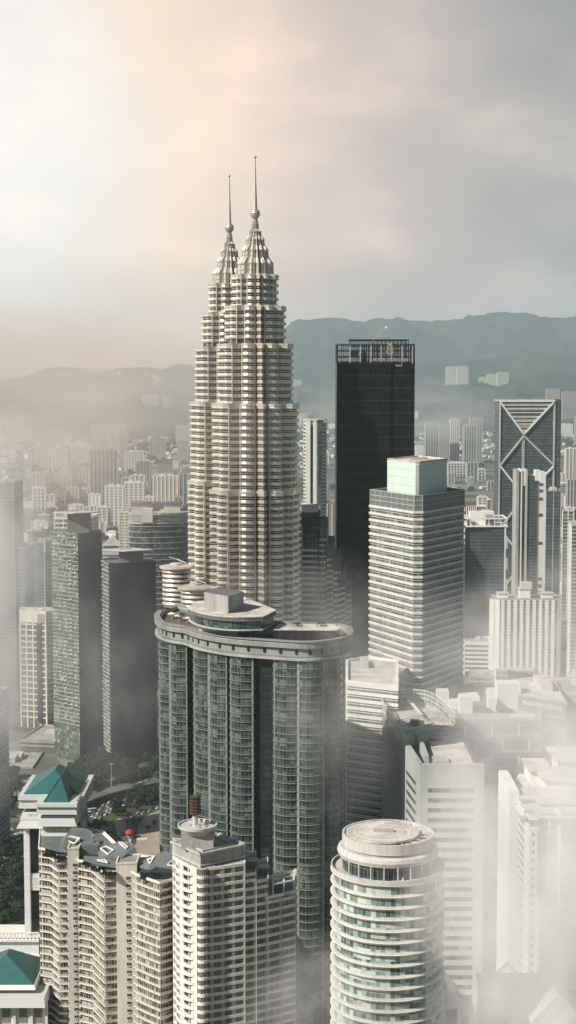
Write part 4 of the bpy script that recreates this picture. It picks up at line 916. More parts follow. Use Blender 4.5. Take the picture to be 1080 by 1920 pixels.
# ================================================================ block with curved glass screen
def screen_block():
    z = ZY(1438, 600); y = 1438
    out = crv([PX(787, 604, y), PX(760, 640, y), PX(738, 676, y), PX(722, 705, y), PX(716, 722, y), PX(722, 737, y), PX(745, 745, y), PX(795, 742, y), PX(826, 722, y), PX(852, 690, y), PX(880, 648, y), PX(908, 600, y)], 4)
    poly = ccw(out); cx = sum(p[0] for p in poly)/len(poly); cy_ = sum(p[1] for p in poly)/len(poly); L = [(a-cx, b_-cy_) for a, b_ in poly]
    root = thing('curved_screen_block', 'pale office block whose roof hides behind a curved glass screen', 'office block', (cx, cy_, 0))
    MB().prism(L, 0, z-4, 0, 1).build('wall', [M['curt3'], M['roofl']], root)
    # glass screen standing above the roof on steel posts (round part only), white parapet elsewhere
    far_ = [p for p in crv([PX(760, 640, y), PX(738, 676, y), PX(722, 705, y), PX(716, 722, y), PX(722, 737, y), PX(745, 745, y), PX(795, 742, y), PX(826, 722, y), PX(852, 690, y)], 5)]
    far_ = [(a-cx, b_-cy_) for a, b_ in far_]
    mb = MB()
    for a, b_ in zip(far_, far_[1:]): mb.add([(a[0], a[1], z-4), (b_[0], b_[1], z-4), (b_[0], b_[1], z+2), (a[0], a[1], z+2)], [(0, 1, 2, 3)], 0, [[(0, 0), (2, 0), (2, 8), (0, 8)]])
    mb.build('glass_screen', M['screen'], root)
    pm = MB().box(-.15, -.15, 0, .15, .15, 6.4).mesh('screen_post', M['white'])
    for i, a in enumerate(far_):
        if i % 2 == 0: link('screen_post', pm, root, (a[0], a[1], z-4))
    for zz in (z-2, z, z+1.9):
        mb = MB()
        for a, b_ in zip(far_, far_[1:]): mb.bar((a[0], a[1], zz), (b_[0], b_[1], zz), .28)
        mb.build('screen_rail', M['white'], root)
    for i in range(4, len(far_)-3, 3):
        a = far_[i]; c = (0, -4); k_ = .72; b_ = (c[0]+(a[0]-c[0])*k_, c[1]+(a[1]-c[1])*k_); MB().bar((a[0], a[1], z+1), (b_[0], b_[1], z-3.9), .18).build('raking_strut', M['white'], root)
    rnd = random.Random(2)
    def r(x, d): p_ = PX(x, d, y); return (p_[0]-cx, p_[1]-cy_)
    # front white wall slabs with window strips
    a, b_ = r(787, 602), r(908, 600)
    fw = (b_[0]-a[0])
    pr = MB().box(a[0], a[1]-2.2, 0, b_[0], a[1]+1, z+.8).build('front_wall', M['lgreyp'], root)
    for q in range(24):
        zz = z-8.5-q*4.0
        MB().box(a[0]+fw*.12, a[1]-2.33, zz-1.7, a[0]+fw*.84, a[1]-2.1, zz).build('window_strip', M['office'], root)
    sl, sr = r(764, 636), r(787, 602.5)   # the slanting left wall near the front: white with small slots
    s2 = r(760, 640); nn = Vector((sr[1]-s2[1], -(sr[0]-s2[0]))).normalized()*-1.0
    side = [(s2[0]-1.6, s2[1]), (sr[0]-.02, sr[1]-2.2), (sr[0]+1, sr[1]+2), (s2[0]+1, s2[1]+1)]
    MB().prism(ccw(side), 0, z+.8).build('side_wall', M['lgreyp'], root)
    an = atan2(sr[1]-2.2-s2[1], sr[0]-s2[0]+1.6); Ls = hypot(sr[0]-s2[0]+1.6, sr[1]-2.2-s2[1])
    me = MB().box(Ls*.28, -.12, 0, Ls*.78, .1, 1.6).mesh('window_strip', M['office'])
    for q in range(22): link('window_strip', me, root, (s2[0]-1.6, s2[1], z-10-q*4.0), an)
    # diagonal sun strips on the long curved left side
    lw = [p for p in far_[:12]]
    for q in range(24):
        zz = z-12-q*4.0; mb = MB()
        for c0, c1 in zip(lw[1:9], lw[2:10]): mb.bar((c0[0]-.2, c0[1]-.1, zz), (c1[0]-.2, c1[1]-.1, zz), .35, .3)
        mb.build('sun_strip', M['lgreyp'], root)
    # roof clutter
    z0 = z-3.98
    for (x0, x1, d, dep, h) in ((796, 804, 612, 50, 5.5), (814, 842, 606, 10, 4.5), (858, 884, 612, 16, 2.6), (806, 830, 650, 8, 3.5), (830, 850, 640, 6, 2.2), (770, 786, 690, 10, 2.6)):
        p0, p1 = r(x0, d), r(x1, d); MB().box(p0[0], p0[1], z0, p1[0], p0[1]+dep, z0+h).build('roof_plant', M['lgreyp'], root)
    p0, p1 = r(816, 618), r(906, 603)
    MB().box(p0[0], p0[1]-10, z0, p1[0]-3, p0[1]+30, z0+3.0).build('roof_deck', M['roofl'], root)
    for q in range(7): p_ = r(770+q*9, 700-q*9); MB().bar((p_[0]-6, p_[1], z0+.6), (p_[0]+7, p_[1]+9, z0+1.2), .4).build('roof_truss', M['white'], root)
    mb = MB().bar(r(764, 735)+(z0+3.2,), r(790, 700)+(z0+3.2,), 1.3, .5); mb.build('cleaning_rail', M['white'], root)
M['lgreyp'] = plain('pale_cladding', (.42, .44, .43), .6, var=.12)
m_, t, b = mat('clear_screen_glass'); b.inputs['Base Color'].default_value = (.35, .42, .40, 1); b.inputs['Alpha'].default_value = .42; b.inputs['Roughness'].default_value = .15; M['screen'] = m_
screen_block()

# ================================================================ hotel with paired floor bands and lettered wing
M['wingc'] = plain('brown_grey_cladding', (.17, .165, .155), .6)
def hotel():
    d = 751; z = ZY(1352, d); pts = [PX(850, d, 1352), PX(1012, d+4, 1352), PX(1012, d+90, 1352), PX(820, d+84, 1352), PX(813, d+62, 1352)]
    root, L, H = tower('grand_hotel_block', 'long pale hotel block with paired floor ledges and white rooftop boxes', 'hotel', pts, z, 'curt2', fh=7.7, band='lgreyp', bt=1.1, bo=.9, plant=0, roof='roofg', par=1.2, zvis=30)
    rx, ry = root.location.x, root.location.y
    me = MB().prism(outset(L, .5), 0, .5).mesh('floor_band', M['lgreyp'])
    for q in range(17): link('floor_band', me, root, (0, 0, H-2.3-q*7.7))
    po = MB().box(-.28, -.95, 0, .28, 0, 5.0).mesh('white_post', M['white'])
    a, b_ = L[[i for i in range(5) if L[i] == min(L, key=lambda p: p[1])][0]], max([p for p in L if p[1] < min(q[1] for q in L)+10], key=lambda p: p[0])
    for q in range(17):
        for i in range(3):
            f_ = .14 + .31*i + (.12 if q % 2 else 0)
            if f_ < .97: link('white_post', po, root, (a[0]+(b_[0]-a[0])*f_, a[1]+(b_[1]-a[1])*f_, H-7.7-q*7.7))
    # terrace storey right under the roof
    for q in range(22): link('terrace_post', None, root) if False else None
    def P(x, y, zz): d_ = DG(y, zz); p_ = PX(x, d_, y); return (p_[0]-rx, p_[1]-ry)
    for (x0, x1, y, w_, h_, nm) in ((820, 842, 1325, 8, 8.0, 'roof_box'), (862, 886, 1338, 8, 8.5, 'roof_box'), (843, 862, 1330, 10, 4, 'roof_box'), (866, 900, 1320, 14, 3.5, 'roof_box'), (915, 930, 1334, 6, 7, 'roof_box'), (918, 940, 1318, 16, 5, 'roof_box'), (958, 1004, 1350, 4, 2.0, 'roof_box')):
        p0, p1 = P(x0, y, H), P(x1, y, H); MB().box(p0[0], p0[1], H+.02, p1[0], p0[1]+w_, H+h_, 0).build(nm, M['white'], root)
    p0, p1 = P(933, 1330, H), P(976, 1330, H)
    MB().box(p0[0], p0[1], H+.03, p1[0], p0[1]+12, H+13).build('lift_house', M['white'], root)
    p0, p1 = P(860, 1332, H), P(960, 1332, H); MB().box(p0[0], p0[1]+3, H+.01, p1[0], p0[1]+30, H+1.6).build('roof_deck', M['dgrey'], root)
    for i, x in enumerate((900, 908, 916, 940, 948, 956)): p_ = P(x, 1336, H); leafball('roof_shrub', (p_[0]+rx, p_[1]+ry, H+.2), 1.9, ('rounded shrub on the hotel roof between the white boxes' if i < 3 else 'rounded shrub on the hotel roof before the tall lift house'))
    # wing with the name
    zw = ZY(1318, 757); fa, fb = PX(972, 776, 1310), PX(1062, 757, 1318)
    wt, L2, H2 = tower('hotel_wing', 'pale hotel wing with raised lettering below its roof edge', 'hotel wing', [fa, fb, (fb[0]+4, fb[1]+60), (fa[0]+4, fa[1]+66)], zw, 'wingc', fh=7.7, band='grey', bt=.6, bo=.25, plant=1, par=.6, zvis=30, roof='roofl')
    rx2, ry2 = wt.location.x, wt.location.y; an = atan2(fb[1]-fa[1], fb[0]-fa[0]); Lw = hypot(fb[0]-fa[0], fb[1]-fa[1]); nx_, ny_ = sin(an), -cos(an)
    me = text_mesh('MANDARIN ORIENTAL', 3.6, .18); me.materials.append(M['white']); w_ = max(v.co.x for v in me.vertices)*2
    o = link('lettering', me, wt, (fa[0]+cos(an)*Lw*.52+nx_*.55-rx2, fa[1]+sin(an)*Lw*.52+ny_*.55-ry2, zw-4.4)); o.rotation_euler = (pi/2, 0, an); o.scale = (Lw*.86/w_, 1, 1)
    me = MB().box(Lw*.60, -.5, 0, Lw*.94, .3, 4.6).mesh('window_strip', M['office'])
    for q in range(13): link('window_strip', me, wt, (fa[0]-rx2, fa[1]-ry2, zw-13-q*7.7), an)
hotel()
tower('tan_block', 'plain tan block rising behind the lettered hotel wing at the picture edge', 'office block', quad(1056, 1130, 790, 40, 1300), ZY(1300, 790), 'tan', plant=2, fh=8, band='cream2', bt=.4, bo=.1) if 'tan' in M else None
M['tan'] = plain('tan_stone', (.50, .43, .37), .85, var=.1)
tower('tan_block', 'plain tan block rising behind the lettered hotel wing at the picture edge', 'office block', quad(1058, 1130, 790, 40, 1300), ZY(1302, 790), 'tan', plant=2, fh=8, band='cream2', bt=.4, bo=.1)

# ================================================================ stepped pale condominium on the right
def right_condo():
    d = 533; zr = ZY(1532, d); y = 1532
    pts = [PX(955, d+34, y), PX(974, d+22, y), PX(976, d+16, y), PX(993, d+2, y), PX(993, d-1.5, y), PX(1008, d-2, y), PX(1008, d+1, y), PX(1027, d+1.5, y), PX(1029, d+3.5, y), PX(1110, d+12, y), PX(1110, d+50, y), PX(975, d+60, y)]
    root, L, H = tower('terraced_condominium', 'pale condominium with overhanging stepped roof slabs at the right edge', 'apartment tower', pts, zr, 'cwin', fh=3.1, band='white', bt=.45, bo=.5, par=0, plant=0, band_name='balcony_slab', roof='roofl')
    rx, ry = root.location.x, root.location.y
    def P(x, dd): p_ = PX(x, dd, y); return (p_[0]-rx, p_[1]-ry)
    def bx(x0, x1, d0, d1, z0, z1, nm, m_='cream'): a, b_ = P(x0, d0), P(x1, d0); MB().box(a[0], a[1], z0, b_[0], a[1]+(d1-d0), z1).build(nm, M[m_], root)
    lo = ZY(2060, d)
    bx(955, 973, d+20, d+50, lo-20, zr+4, 'end_wall', 'white'); bx(993, 1008, d-3.2, d+8, lo-20, zr-3, 'bright_pilaster', 'white')
    bx(1046, 1052, d+1.5, d+8, lo-20, zr+1, 'pilaster', 'cream'); bx(1028, 1031, d+.5, d+5, lo-20, zr-1, 'pilaster', 'white'); bx(1008, 1014, d-3.4, d+2, zr-60, zr-28, 'bright_pilaster', 'white')
    wm = MB().box(-.5, -.1, 0, .5, .05, 1.3).mesh('window', M['drk']); c = P(1000.5, d-3.2); q = 0
    while zr-6-q*3.1 > lo: link('window', wm, root, (c[0], c[1]-.02, zr-6-q*3.1)); q += 1
    # stepped roof slabs and rooms
    def slab(x0, x1, d0, d1, yb, yt, over=5):
        z1 = ZY(yt, d0); z0 = zr if yb is None else ZY(yb, d0)
        bx(x0, x1, d0, d1, z0-.5, z1-.6, 'roof_room', 'white'); a, b_ = P(x0-over, d0), P(x1+over, d0)
        MB().box(a[0], a[1]-1.4, z1-.62, b_[0], a[1]+(d1-d0)+1.2, z1).build('roof_slab', M['roofl'], root)
        MB().box(a[0]+1.6, a[1]+.55, z0+.8, b_[0]-1.6, a[1]+1.3, z1-1.2).build('room_window', M['cwin'], root)
    slab(1010, 1110, d+1, d+14, None, 1552-22, 4); slab(1014, 1110, d+14, d+34, 1535, 1503, 8); slab(976, 1006, d+18, d+30, 1520, 1495, 5); slab(1060, 1120, d+30, d+48, 1490, 1462, 6)
    slab(1022, 1056, d+32, d+48, 1495, 1460, 8); slab(994, 1028, d+44, d+60, 1490, 1442, 6); slab(1050, 1120, d+50, d+70, 1470, 1424, 12); slab(978, 1002, d+5, d+18, None, 1530, 3)
right_condo()

# ================================================================ gabled glass grid roof and small white block
def gabled():
    d = 480; K = lambda x, y, dd: tuple(Vector(WP(x, y, dd)))
    ox, oz = WP(985, 1880, d)[0], 0
    root = thing('gabled_grid_roof_building', 'building with steep gabled roofs of white gridded panels in the lower right mist', 'building', (ox, d, 0))
    def V(x, y, dd): p_ = WP(x, y, dd); return (p_[0]-ox, dd-d, p_[2])
    zb = ZY(1891, d)
    a, b_, c, e = V(927, 1826, d+12), V(1042, 1813, d+12), V(1062, 1876, d), V(951, 1891, d); z0 = min(c[2], e[2])
    c = (c[0], c[1], e[2]); b_ = (b_[0], b_[1], a[2])
    bk1, bk2 = (a[0]-3, a[1]+12, e[2]), (b_[0]+3, b_[1]+12, e[2])
    def slope(p, nm='roof', m_='gridroof'):
        L1 = (Vector(p[1])-Vector(p[0])).length; L2 = (Vector(p[3])-Vector(p[0])).length
        n_ = (Vector(p[1])-Vector(p[0])).cross(Vector(p[3])-Vector(p[0])).normalized()*.35
        if n_.z < 0: n_ = -n_
        n4 = len(p); vs = [tuple(Vector(q)+n_) for q in p] + [tuple(q) for q in p]
        uv = [[(0, 0), (L1, 0), (L1, L2), (0, L2)][:n4]] + [None]*(n4+1)
        mb = MB(); mb.add(vs, [tuple(range(n4))], 0, [uv[0]]); mb.add(vs, [tuple(range(2*n4-1, n4-1, -1))] + [(i, n4+i, n4+(i+1) % n4, (i+1) % n4) for i in range(n4)], 0)
        return mb.build(nm, M[m_], root)
    slope([e, c, b_, a]); slope([bk2, bk1, a, b_])
    # gable walls and body
    for s_, (f_, r_, k_) in enumerate(((e, a, bk1), (c, b_, bk2))):
        w_ = .4 if s_ else -.4
        MB().add([(f_[0], f_[1], f_[2]), (k_[0], k_[1], k_[2]), (r_[0], r_[1], r_[2]), (f_[0]+w_, f_[1], f_[2]), (k_[0]+w_, k_[1], k_[2]), (r_[0]+w_, r_[1], r_[2])], [(0, 1, 2), (5, 4, 3), (0, 2, 5, 3), (2, 1, 4, 5), (1, 0, 3, 4)]).build('gable_wall', M['cream2'], root)
        mb = MB(); mb.bar((f_[0]+w_*2, f_[1]-.4, f_[2]), (r_[0]+w_*2, r_[1], r_[2]+.7), .8, .7); mb.bar((k_[0]+w_*2, k_[1]+.4, k_[2]), (r_[0]+w_*2, r_[1], r_[2]+.7), .8, .7); mb.build('bargeboard', M['white'], root)
    MB().prism([(e[0]+.6, e[1]+.8), (c[0]-.6, c[1]+.8), (bk2[0]-.6, bk2[1]-.6), (bk1[0]+.6, bk1[1]-.6)], 0, e[2]-.05).build('wall', M['cream2'], root)
    # cross gable with dark end wall in front, another below it
    for (px, py, w_, h_, dep, yy) in ((1046, 1866, 9.5, 8.5, 13, -9), (1080, 1905, 10, 8, 10, -16)):
        top = V(px, py, d+yy); zt = top[2]; x0, x1 = top[0]-w_*.9, top[0]+w_
        l0, l1 = (x0, top[1], zt-h_), (x0, top[1]+dep, zt-h_); t0, t1 = top, (top[0], top[1]+dep, zt); r0, r1 = (x1, top[1], zt-h_), (x1, top[1]+dep, zt-h_)
        slope([l1, l0, t0, t1]); slope([r0, r1, t1, t0])
        MB().add([l0, r0, t0, (l0[0], l0[1]+.4, l0[2]), (r0[0], r0[1]+.4, r0[2]), (t0[0], t0[1]+.4, t0[2])], [(0, 1, 2), (5, 4, 3), (0, 3, 4, 1), (1, 4, 5, 2), (2, 5, 3, 0)]).build('gable_wall', M['lgrey'], root)
        mb = MB(); mb.bar((l0[0], l0[1]-.3, l0[2]), (t0[0], t0[1]-.3, t0[2]+.4), .6, .7); mb.bar((r0[0], r0[1]-.3, r0[2]), (t0[0], t0[1]-.3, t0[2]+.4), .6, .7); mb.build('bargeboard', M['white'], root)
        MB().box(x0+.5, top[1]+.5, 0, x1-.5, top[1]+dep, zt-h_-.02).build('wall', M['cream2'], root)
    # small lantern gable on the left
    t_ = V(952, 1806, d+14); mb = MB(); mb.bar(V(928, 1828, d+14), t_, .8, .6); mb.bar(t_, V(972, 1826, d+14), .8, .6); mb.bar(V(934, 1830, d+14), V(953, 1813, d+14), .3); mb.bar(V(953, 1813, d+14), V(966, 1828, d+14), .3); mb.build('lantern_frame', M['white'], root)
    lw = V(905, 1860, d+6); MB().box(lw[0], 4, 0, e[0]+1, 20, lw[2]).build('wing_wall', M['tan'], root)
    MB().box(lw[0]-.5, 3.5, lw[2], e[0]+.6, 20.5, lw[2]+.5).build('wing_cornice', M['white'], root)
M['gridroof'] = facade('white_panel_grid', (.58, .59, .57), (.68, .69, .66), 1.35, 1.35, (.16, .18, .18), .17, .17, rough=.45, lit=.5)
gabled()
def small_white():
    d = 474; ox = WP(860, 1880, d)[0]; k = KD(d, 1880); X = lambda x: (x-860)*k
    root = thing('small_white_gabled_block', 'small white block with a pointed gable peeping out right of the round tower', 'building', (ox, d, 0))
    z = ZY(1880, d)
    MB().box(X(828), 0, 0, X(862), 14, z+1).build('wall', M['white'], root)
    MB().add([(X(827), -.4, z+1), (X(863), -.4, z+.2), (X(836), -.4, z+6), (X(827), 14, z+1), (X(863), 14, z+.2), (X(836), 14, z+6)], [(0, 1, 2), (5, 4, 3), (1, 4, 5, 2), (0, 2, 5, 3), (0, 3, 4, 1)]).build('gable', M['white'], root)
    MB().box(X(838), -.5, z-7, X(858), -.05, z-2).build('window', M['cwin'], root)
    MB().box(X(863), 2, 0, X(888), 12, ZY(1902, d)).build('wall', M['white'], root); MB().box(X(862), 1, ZY(1902, d), X(890), 13, ZY(1902, d)+.6).build('cornice', M['lgrey'], root)
    MB().box(X(868), 1.8, ZY(1902, d)-5, X(882), 2.1, ZY(1902, d)-1.5).build('window', M['cwin'], root)
small_white()
# ================================================================ middle distance, left
def slab_tower(label, x0, xc, x1, ytop, d, strip):
    """tower with shade painted near black on its walls, its lit left face mottled with balconies, under a thin overhanging roof plate"""
    y = ytop+14; zr = ZY(ytop+14, d)
    a, c, b_ = PX(x0, d+22, y), PX(xc, d, y), PX(x1, d+16, y); e = (b_[0]-6, b_[1]+26)
    root, L, H = tower('dark_balcony_tower', label, 'apartment tower', [a, c, b_, e, (a[0]+3, a[1]+22)], zr, 'drk2', fh=3.4, band='black', bt=.5, bo=.3, plant=0, par=0, roof='dgrey')  # wall and bands coloured near black for the shade on these faces
    rx, ry = root.location.x, root.location.y
    # mottled balcony skin on the left face
    n_ = Vector((c[1]-a[1], -(c[0]-a[0]))).normalized()
    p = [(a[0]+n_.x*1.2-rx, a[1]+n_.y*1.2-ry), (c[0]+n_.x*1.2-rx-.3, c[1]+n_.y*1.2-ry), (c[0]-rx-.4, c[1]-ry+.3), (a[0]-rx, a[1]-ry+.3)]
    MB().prism(ccw(p), 0, H+.5).build('balcony_wall', M['bal'], root)
    me = MB().prism(outset(ccw(p), .5), 0, .35).mesh('balcony_slab', M['lgrey'])
    for q in range(50):
        if H-1-q*3.4 > 2: link('balcony_slab', me, root, (0, 0, H-1-q*3.4))
    an = atan2(c[1]-a[1], c[0]-a[0]); Lf = hypot(c[0]-a[0], c[1]-a[1]); rnd = random.Random(int(xc)); bs = [MB().box(-w_/2, -1.1, .3, w_/2, .2, 1.4).mesh('balcony', M[m_]) for w_, m_ in ((2.4, 'lgrey'), (3.6, 'grey'), (1.8, 'cream2'))]
    for q in range(98):
        t_ = rnd.choice((.1, .3, .5, .72, .9)); f_ = rnd.randrange(0, 46); z_ = H-1-f_*3.4
        if z_ > 4: link('balcony', rnd.choice(bs), root, (p[0][0]+(c[0]-a[0])*t_, p[0][1]+(c[1]-a[1])*t_, z_), an)
    # core stub and roof plate
    xs = (x0+x1)/2; z2 = ZY(ytop+2, d)
    s0, s1 = PX(x0+(x1-x0)*.30, d+9, y), PX(x0+(x1-x0)*.74, d+9, y)
    MB().box(s0[0]-rx, s0[1]-ry, H, s1[0]-rx, s1[1]-ry+14, H+strip).build('core_head', M['dgrey'], root)
    k = [PX(x0, d+10, y), PX(x0+(x1-x0)*.42, d-3, y), PX(x0+(x1-x0)*.96, d+8, y), PX(x0+(x1-x0)*.55, d+26, y)]
    MB().prism(ccw([(q[0]-rx, q[1]-ry) for q in k]), H+strip, H+strip+.7).build('roof_plate', M['lgrey'], root)
    mb = MB()
    for q in range(5): mb.bar((s0[0]-rx+q*2, s0[1]-ry+1+q, H+strip+.75), (s0[0]-rx+q*2+2, s0[1]-ry+6+q, H+strip+1.6), .4)
    mb.build('roof_fins', M['grey'], root)
M['drk2'] = facade('shaded_apartment_glass', (.008, .010, .012), (.04, .048, .05), 2.4, 3.4, (.02, .024, .026), .15, .15, rough=.3, lit=.12)  # shade of the sunless tower faces is put into this near black
slab_tower('dark slab roofed tower with mottled balconies, left one of the near pair', 99, 148, 191, 986, 1320, 17)
slab_tower('dark slab roofed tower with a thin lit balcony edge, right one of the near pair', 193, 207, 292, 1042, 1310, 10)
# white tower with a bold grid of frames
def white_grid():
    d = 1455; y = 1160; zr = ZY(1148, d); pts = [PX(38, d+6, y), PX(74, d, y), PX(86, d-3, y), PX(104, d+4, y), PX(104, d+24, y), PX(40, d+28, y)]
    root, L, H = tower('white_framed_tower', 'white tower with a bold grid of square frames left of the dark towers', 'apartment tower', pts, zr, 'office', fh=5.6, band='cream', bt=1.3, bo=.9, fin='cream', fs=7.2, fw=1.3, fd=.95, par=0, plant=2, plantm='cream', band_name='frame_beam')
    MB().prism(outset(L, .95), H-10, H+1.2, 0, 1).build('blank_top', [M['cream'], M['roofl']], root)
    a = L[[i for i in range(len(L)) if abs(L[i][1]-min(q[1] for q in L)) < .01][0]]
    MB().box(a[0]-9, a[1]-.4, H-11, a[0]-5.5, a[1]+2, 6).build('slot', M['drk'], root)
    MB().box(a[0]-8, a[1]-.85, H-9.5, a[0]-.5, a[1]+2, H-1).build('tan_panel', M['tan'], root)
white_grid()
tower('car_park_podium', 'dark stepped car park podium below the white framed tower', 'car park', quad(38, 128, 1350, 60, 1380, dl=8), ZY(1392, 1350), 'dgrey', fh=3.6, band='grey', bt=1.6, bo=.5, plant=3)
tower('car_park_wing', 'lower dark car park wing just left of the teal roof', 'car park', quad(-20, 60, 1300, 60, 1400), ZY(1440, 1300), 'dgrey', fh=3.6, band='grey', bt=1.3, bo=.5, plant=2)
# rounded office with floor rings
def office():
    d = 1700; y = 960; z = ZY(965, d); fr = crv([PX(241, d+26, y), PX(243, d+8, y), PX(252, d-1, y), PX(280, d-4, y), PX(320, d+2, y), PX(348, d+12, y), PX(353, d+28, y)], 4)
    poly = fr + [PX(350, d+60, y), PX(245, d+58, y)]
    root, L, H = tower('rounded_glass_office', 'rounded dark glass office ringed by pale floor lines, with a white roof box', 'office block', poly, z, 'office', fh=6.2, band='lgrey', bt=.8, bo=.7, plant=0, par=0, roof='roofl')
    MB().prism(outset(L, .2), H-9.5, H+.8, 0, 1).build('blank_crown', [M['grey'], M['roofl']], root)
    mb = MB(); ring(mb, outset(L, .9), outset(L, -.2), H-.4, H+1.8); mb.build('parapet', M['lgrey'], root); mb = MB(); ring(mb, outset(L, .9), outset(L, -.2), H-10, H-9.2); mb.build('crown_ledge', M['white'], root)
    rx, ry = root.location.x, root.location.y; a = PX(265, d-6, y); b_ = PX(286, d-6, y); MB().box(a[0]-rx, a[1]-ry, H-8.4, b_[0]-rx, a[1]-ry+14, H+7).build('roof_box', M['white'], root)
    b2 = PX(301, d-4, y); mb = MB(); ring(mb, [(b_[0]-rx, a[1]-ry), (b2[0]-rx, a[1]-ry), (b2[0]-rx, a[1]-ry+9), (b_[0]-rx, a[1]-ry+9)], [(b_[0]-rx+.8, a[1]-ry+.8), (b2[0]-rx-.8, a[1]-ry+.8), (b2[0]-rx-.8, a[1]-ry+8), (b_[0]-rx+.8, a[1]-ry+8)], H+.5, H+1.5); mb.build('roof_frame', M['white'], root)
    for x, yy in ((262, 950), (322, 948)):
        a = PX(x-14, d+36, y); b_ = PX(x+16, d+36, y); MB().box(a[0]-rx, a[1]-ry, H, b_[0]-rx, a[1]-ry+18, H+8).build('roof_room', M['cream2'], root); MB().box(a[0]-rx-1.5, a[1]-ry-1.5, H+8, b_[0]-rx+1.5, a[1]-ry+20, H+10.5).build('room_roof', M['dgrey'], root)
office()
def T(name, label, cat, x0, x1, yt, d, dep, wall, band, fh=3.4, y0=None, **kw):
    kw.setdefault('bt', 1.2)
    return tower(name, label, cat, quad(x0, x1, d, dep, yt, dl=kw.pop('dl', 3), dr=kw.pop('dr', 0)), ZY(yt, d), wall, fh=fh, band=band, **kw)
T('cream_balcony_block', 'narrow cream block with small windows tucked left of the rounded glass office', 'apartment block', 224, 243, 960, 1760, 24, 'apt', 'cream', fin='cream', fs=7, fw=1.5)
T('grey_blade_tower', 'thin pale grey blade wall rising right of the rounded glass office', 'tower', 352, 360, 956, 1790, 30, 'lgrey', 'grey', plant=0, bt=.6, fh=4)
def pyramid():
    d = 1900; a = quad(182, 236, d, 36, 1040); z = ZY(1038, d)
    root, L, H = tower('pyramid_roofed_block', 'pale low block with a small grey pyramid roof above the slab roofed towers', 'building', a, z, 'office', fh=4, band='cream2', bt=1.6, bo=.4, plant=0)
    q = outset(L, -4); cx = sum(p[0] for p in q)/4; cy_ = sum(p[1] for p in q)/4
    MB().prism([(cx-11, cy_-11), (cx+11, cy_-11), (cx+11, cy_+11), (cx-11, cy_+11)], H, H+9).build('upper_storey', M['mintg'], root)
    MB().add([(cx-13, cy_-13, H+9), (cx+13, cy_-13, H+9), (cx+13, cy_+13, H+9), (cx-13, cy_+13, H+9), (cx, cy_, H+22)], [(0, 1, 4), (1, 2, 4), (2, 3, 4), (3, 0, 4), (3, 2, 1, 0)]).build('roof', M['grey'], root)
M['mintg'] = plain('grey_green_panel', (.33, .38, .36), .6)
pyramid()
T('terraced_office', 'flat white framed office standing behind the left slab roofed tower', 'office block', 102, 168, 972, 2050, 60, 'office', 'white', fh=6, bt=1.5, bo=.9, fin='white', fs=13, fw=1.2)
T('cream_hall', 'cream block with a blank sunny wall right of the misty edge tower', 'building', 28, 52, 1000, 1750, 30, 'cream', 'cream2', fh=20, bt=.5, bo=.2)
T('grey_side_block', 'shadowed grey block beside the blank cream wall', 'building', 52, 60, 998, 1740, 30, 'curt2', 'dgrey', bt=.5)  # cream block's shaded side, its shade put into grey wall and bands
T('white_framed_glass_block', 'blue grey glass block edged by a white frame left of the slab roofed towers', 'office block', 60, 84, 1018, 1650, 36, 'curt2', 'grey', bt=.4, fin='white', fs=14, fw=1.2, fd=.9)
T('glass_slab_block', 'plain glass block between the white framed block and the mottled tower', 'office block', 84, 100, 1040, 1600, 30, 'curt', 'lgrey', bt=.5)
T('misty_edge_tower', 'tall grey tower half lost in mist at the far left edge', 'tower', -70, 25, 905, 1560, 40, 'curt2', 'grey', bt=.8, fin='grey', fs=8)
T('brown_corner_tower', 'brown grey tower at the left edge below the misty one', 'tower', -70, -22, 1312, 1050, 40, 'curt2', 'lgrey', bt=.9)
T('small_arched_block', 'small dark rounded block left of the white framed tower', 'building', 30, 46, 1028, 1560, 20, 'curt', 'grey', bt=.5)

# mosque
def mosque():
    y = 952; d = DG(y); ox = WP(66, y, d)[0]; k = d/F; root = thing('mosque', 'pale mosque with round domes and a thin minaret at the far left', 'mosque', (ox, d, 0)); X = lambda x: (x-66)*k
    MB().box(X(30), 0, 0, X(104), 60, 14).build('prayer_hall', M['cream2'], root)
    MB().box(X(30), -10, 0, X(70), 0, 8).build('arcade', M['cream2'], root)
    for x, r_ in ((41, 9.5), (76, 5), (89, 6), (62, 4), (99, 3.5)):
        MB().lathe([(r_*.95, 14), (r_*.95, 17)] + [(r_*cos(a*pi/16), 17+r_*sin(a*pi/16)) for a in range(0, 8)] + [(.1, 17+r_)], 20, 0, (X(x), 20)).build('dome', M['cream'], root)
    MB().lathe([(2, 0), (1.8, 36), (2.6, 37), (2.4, 38), (1.2, 40), (1.1, 46), (.1, 52)], 10, 0, (X(33), 6)).build('minaret', M['cream'], root)
mosque()

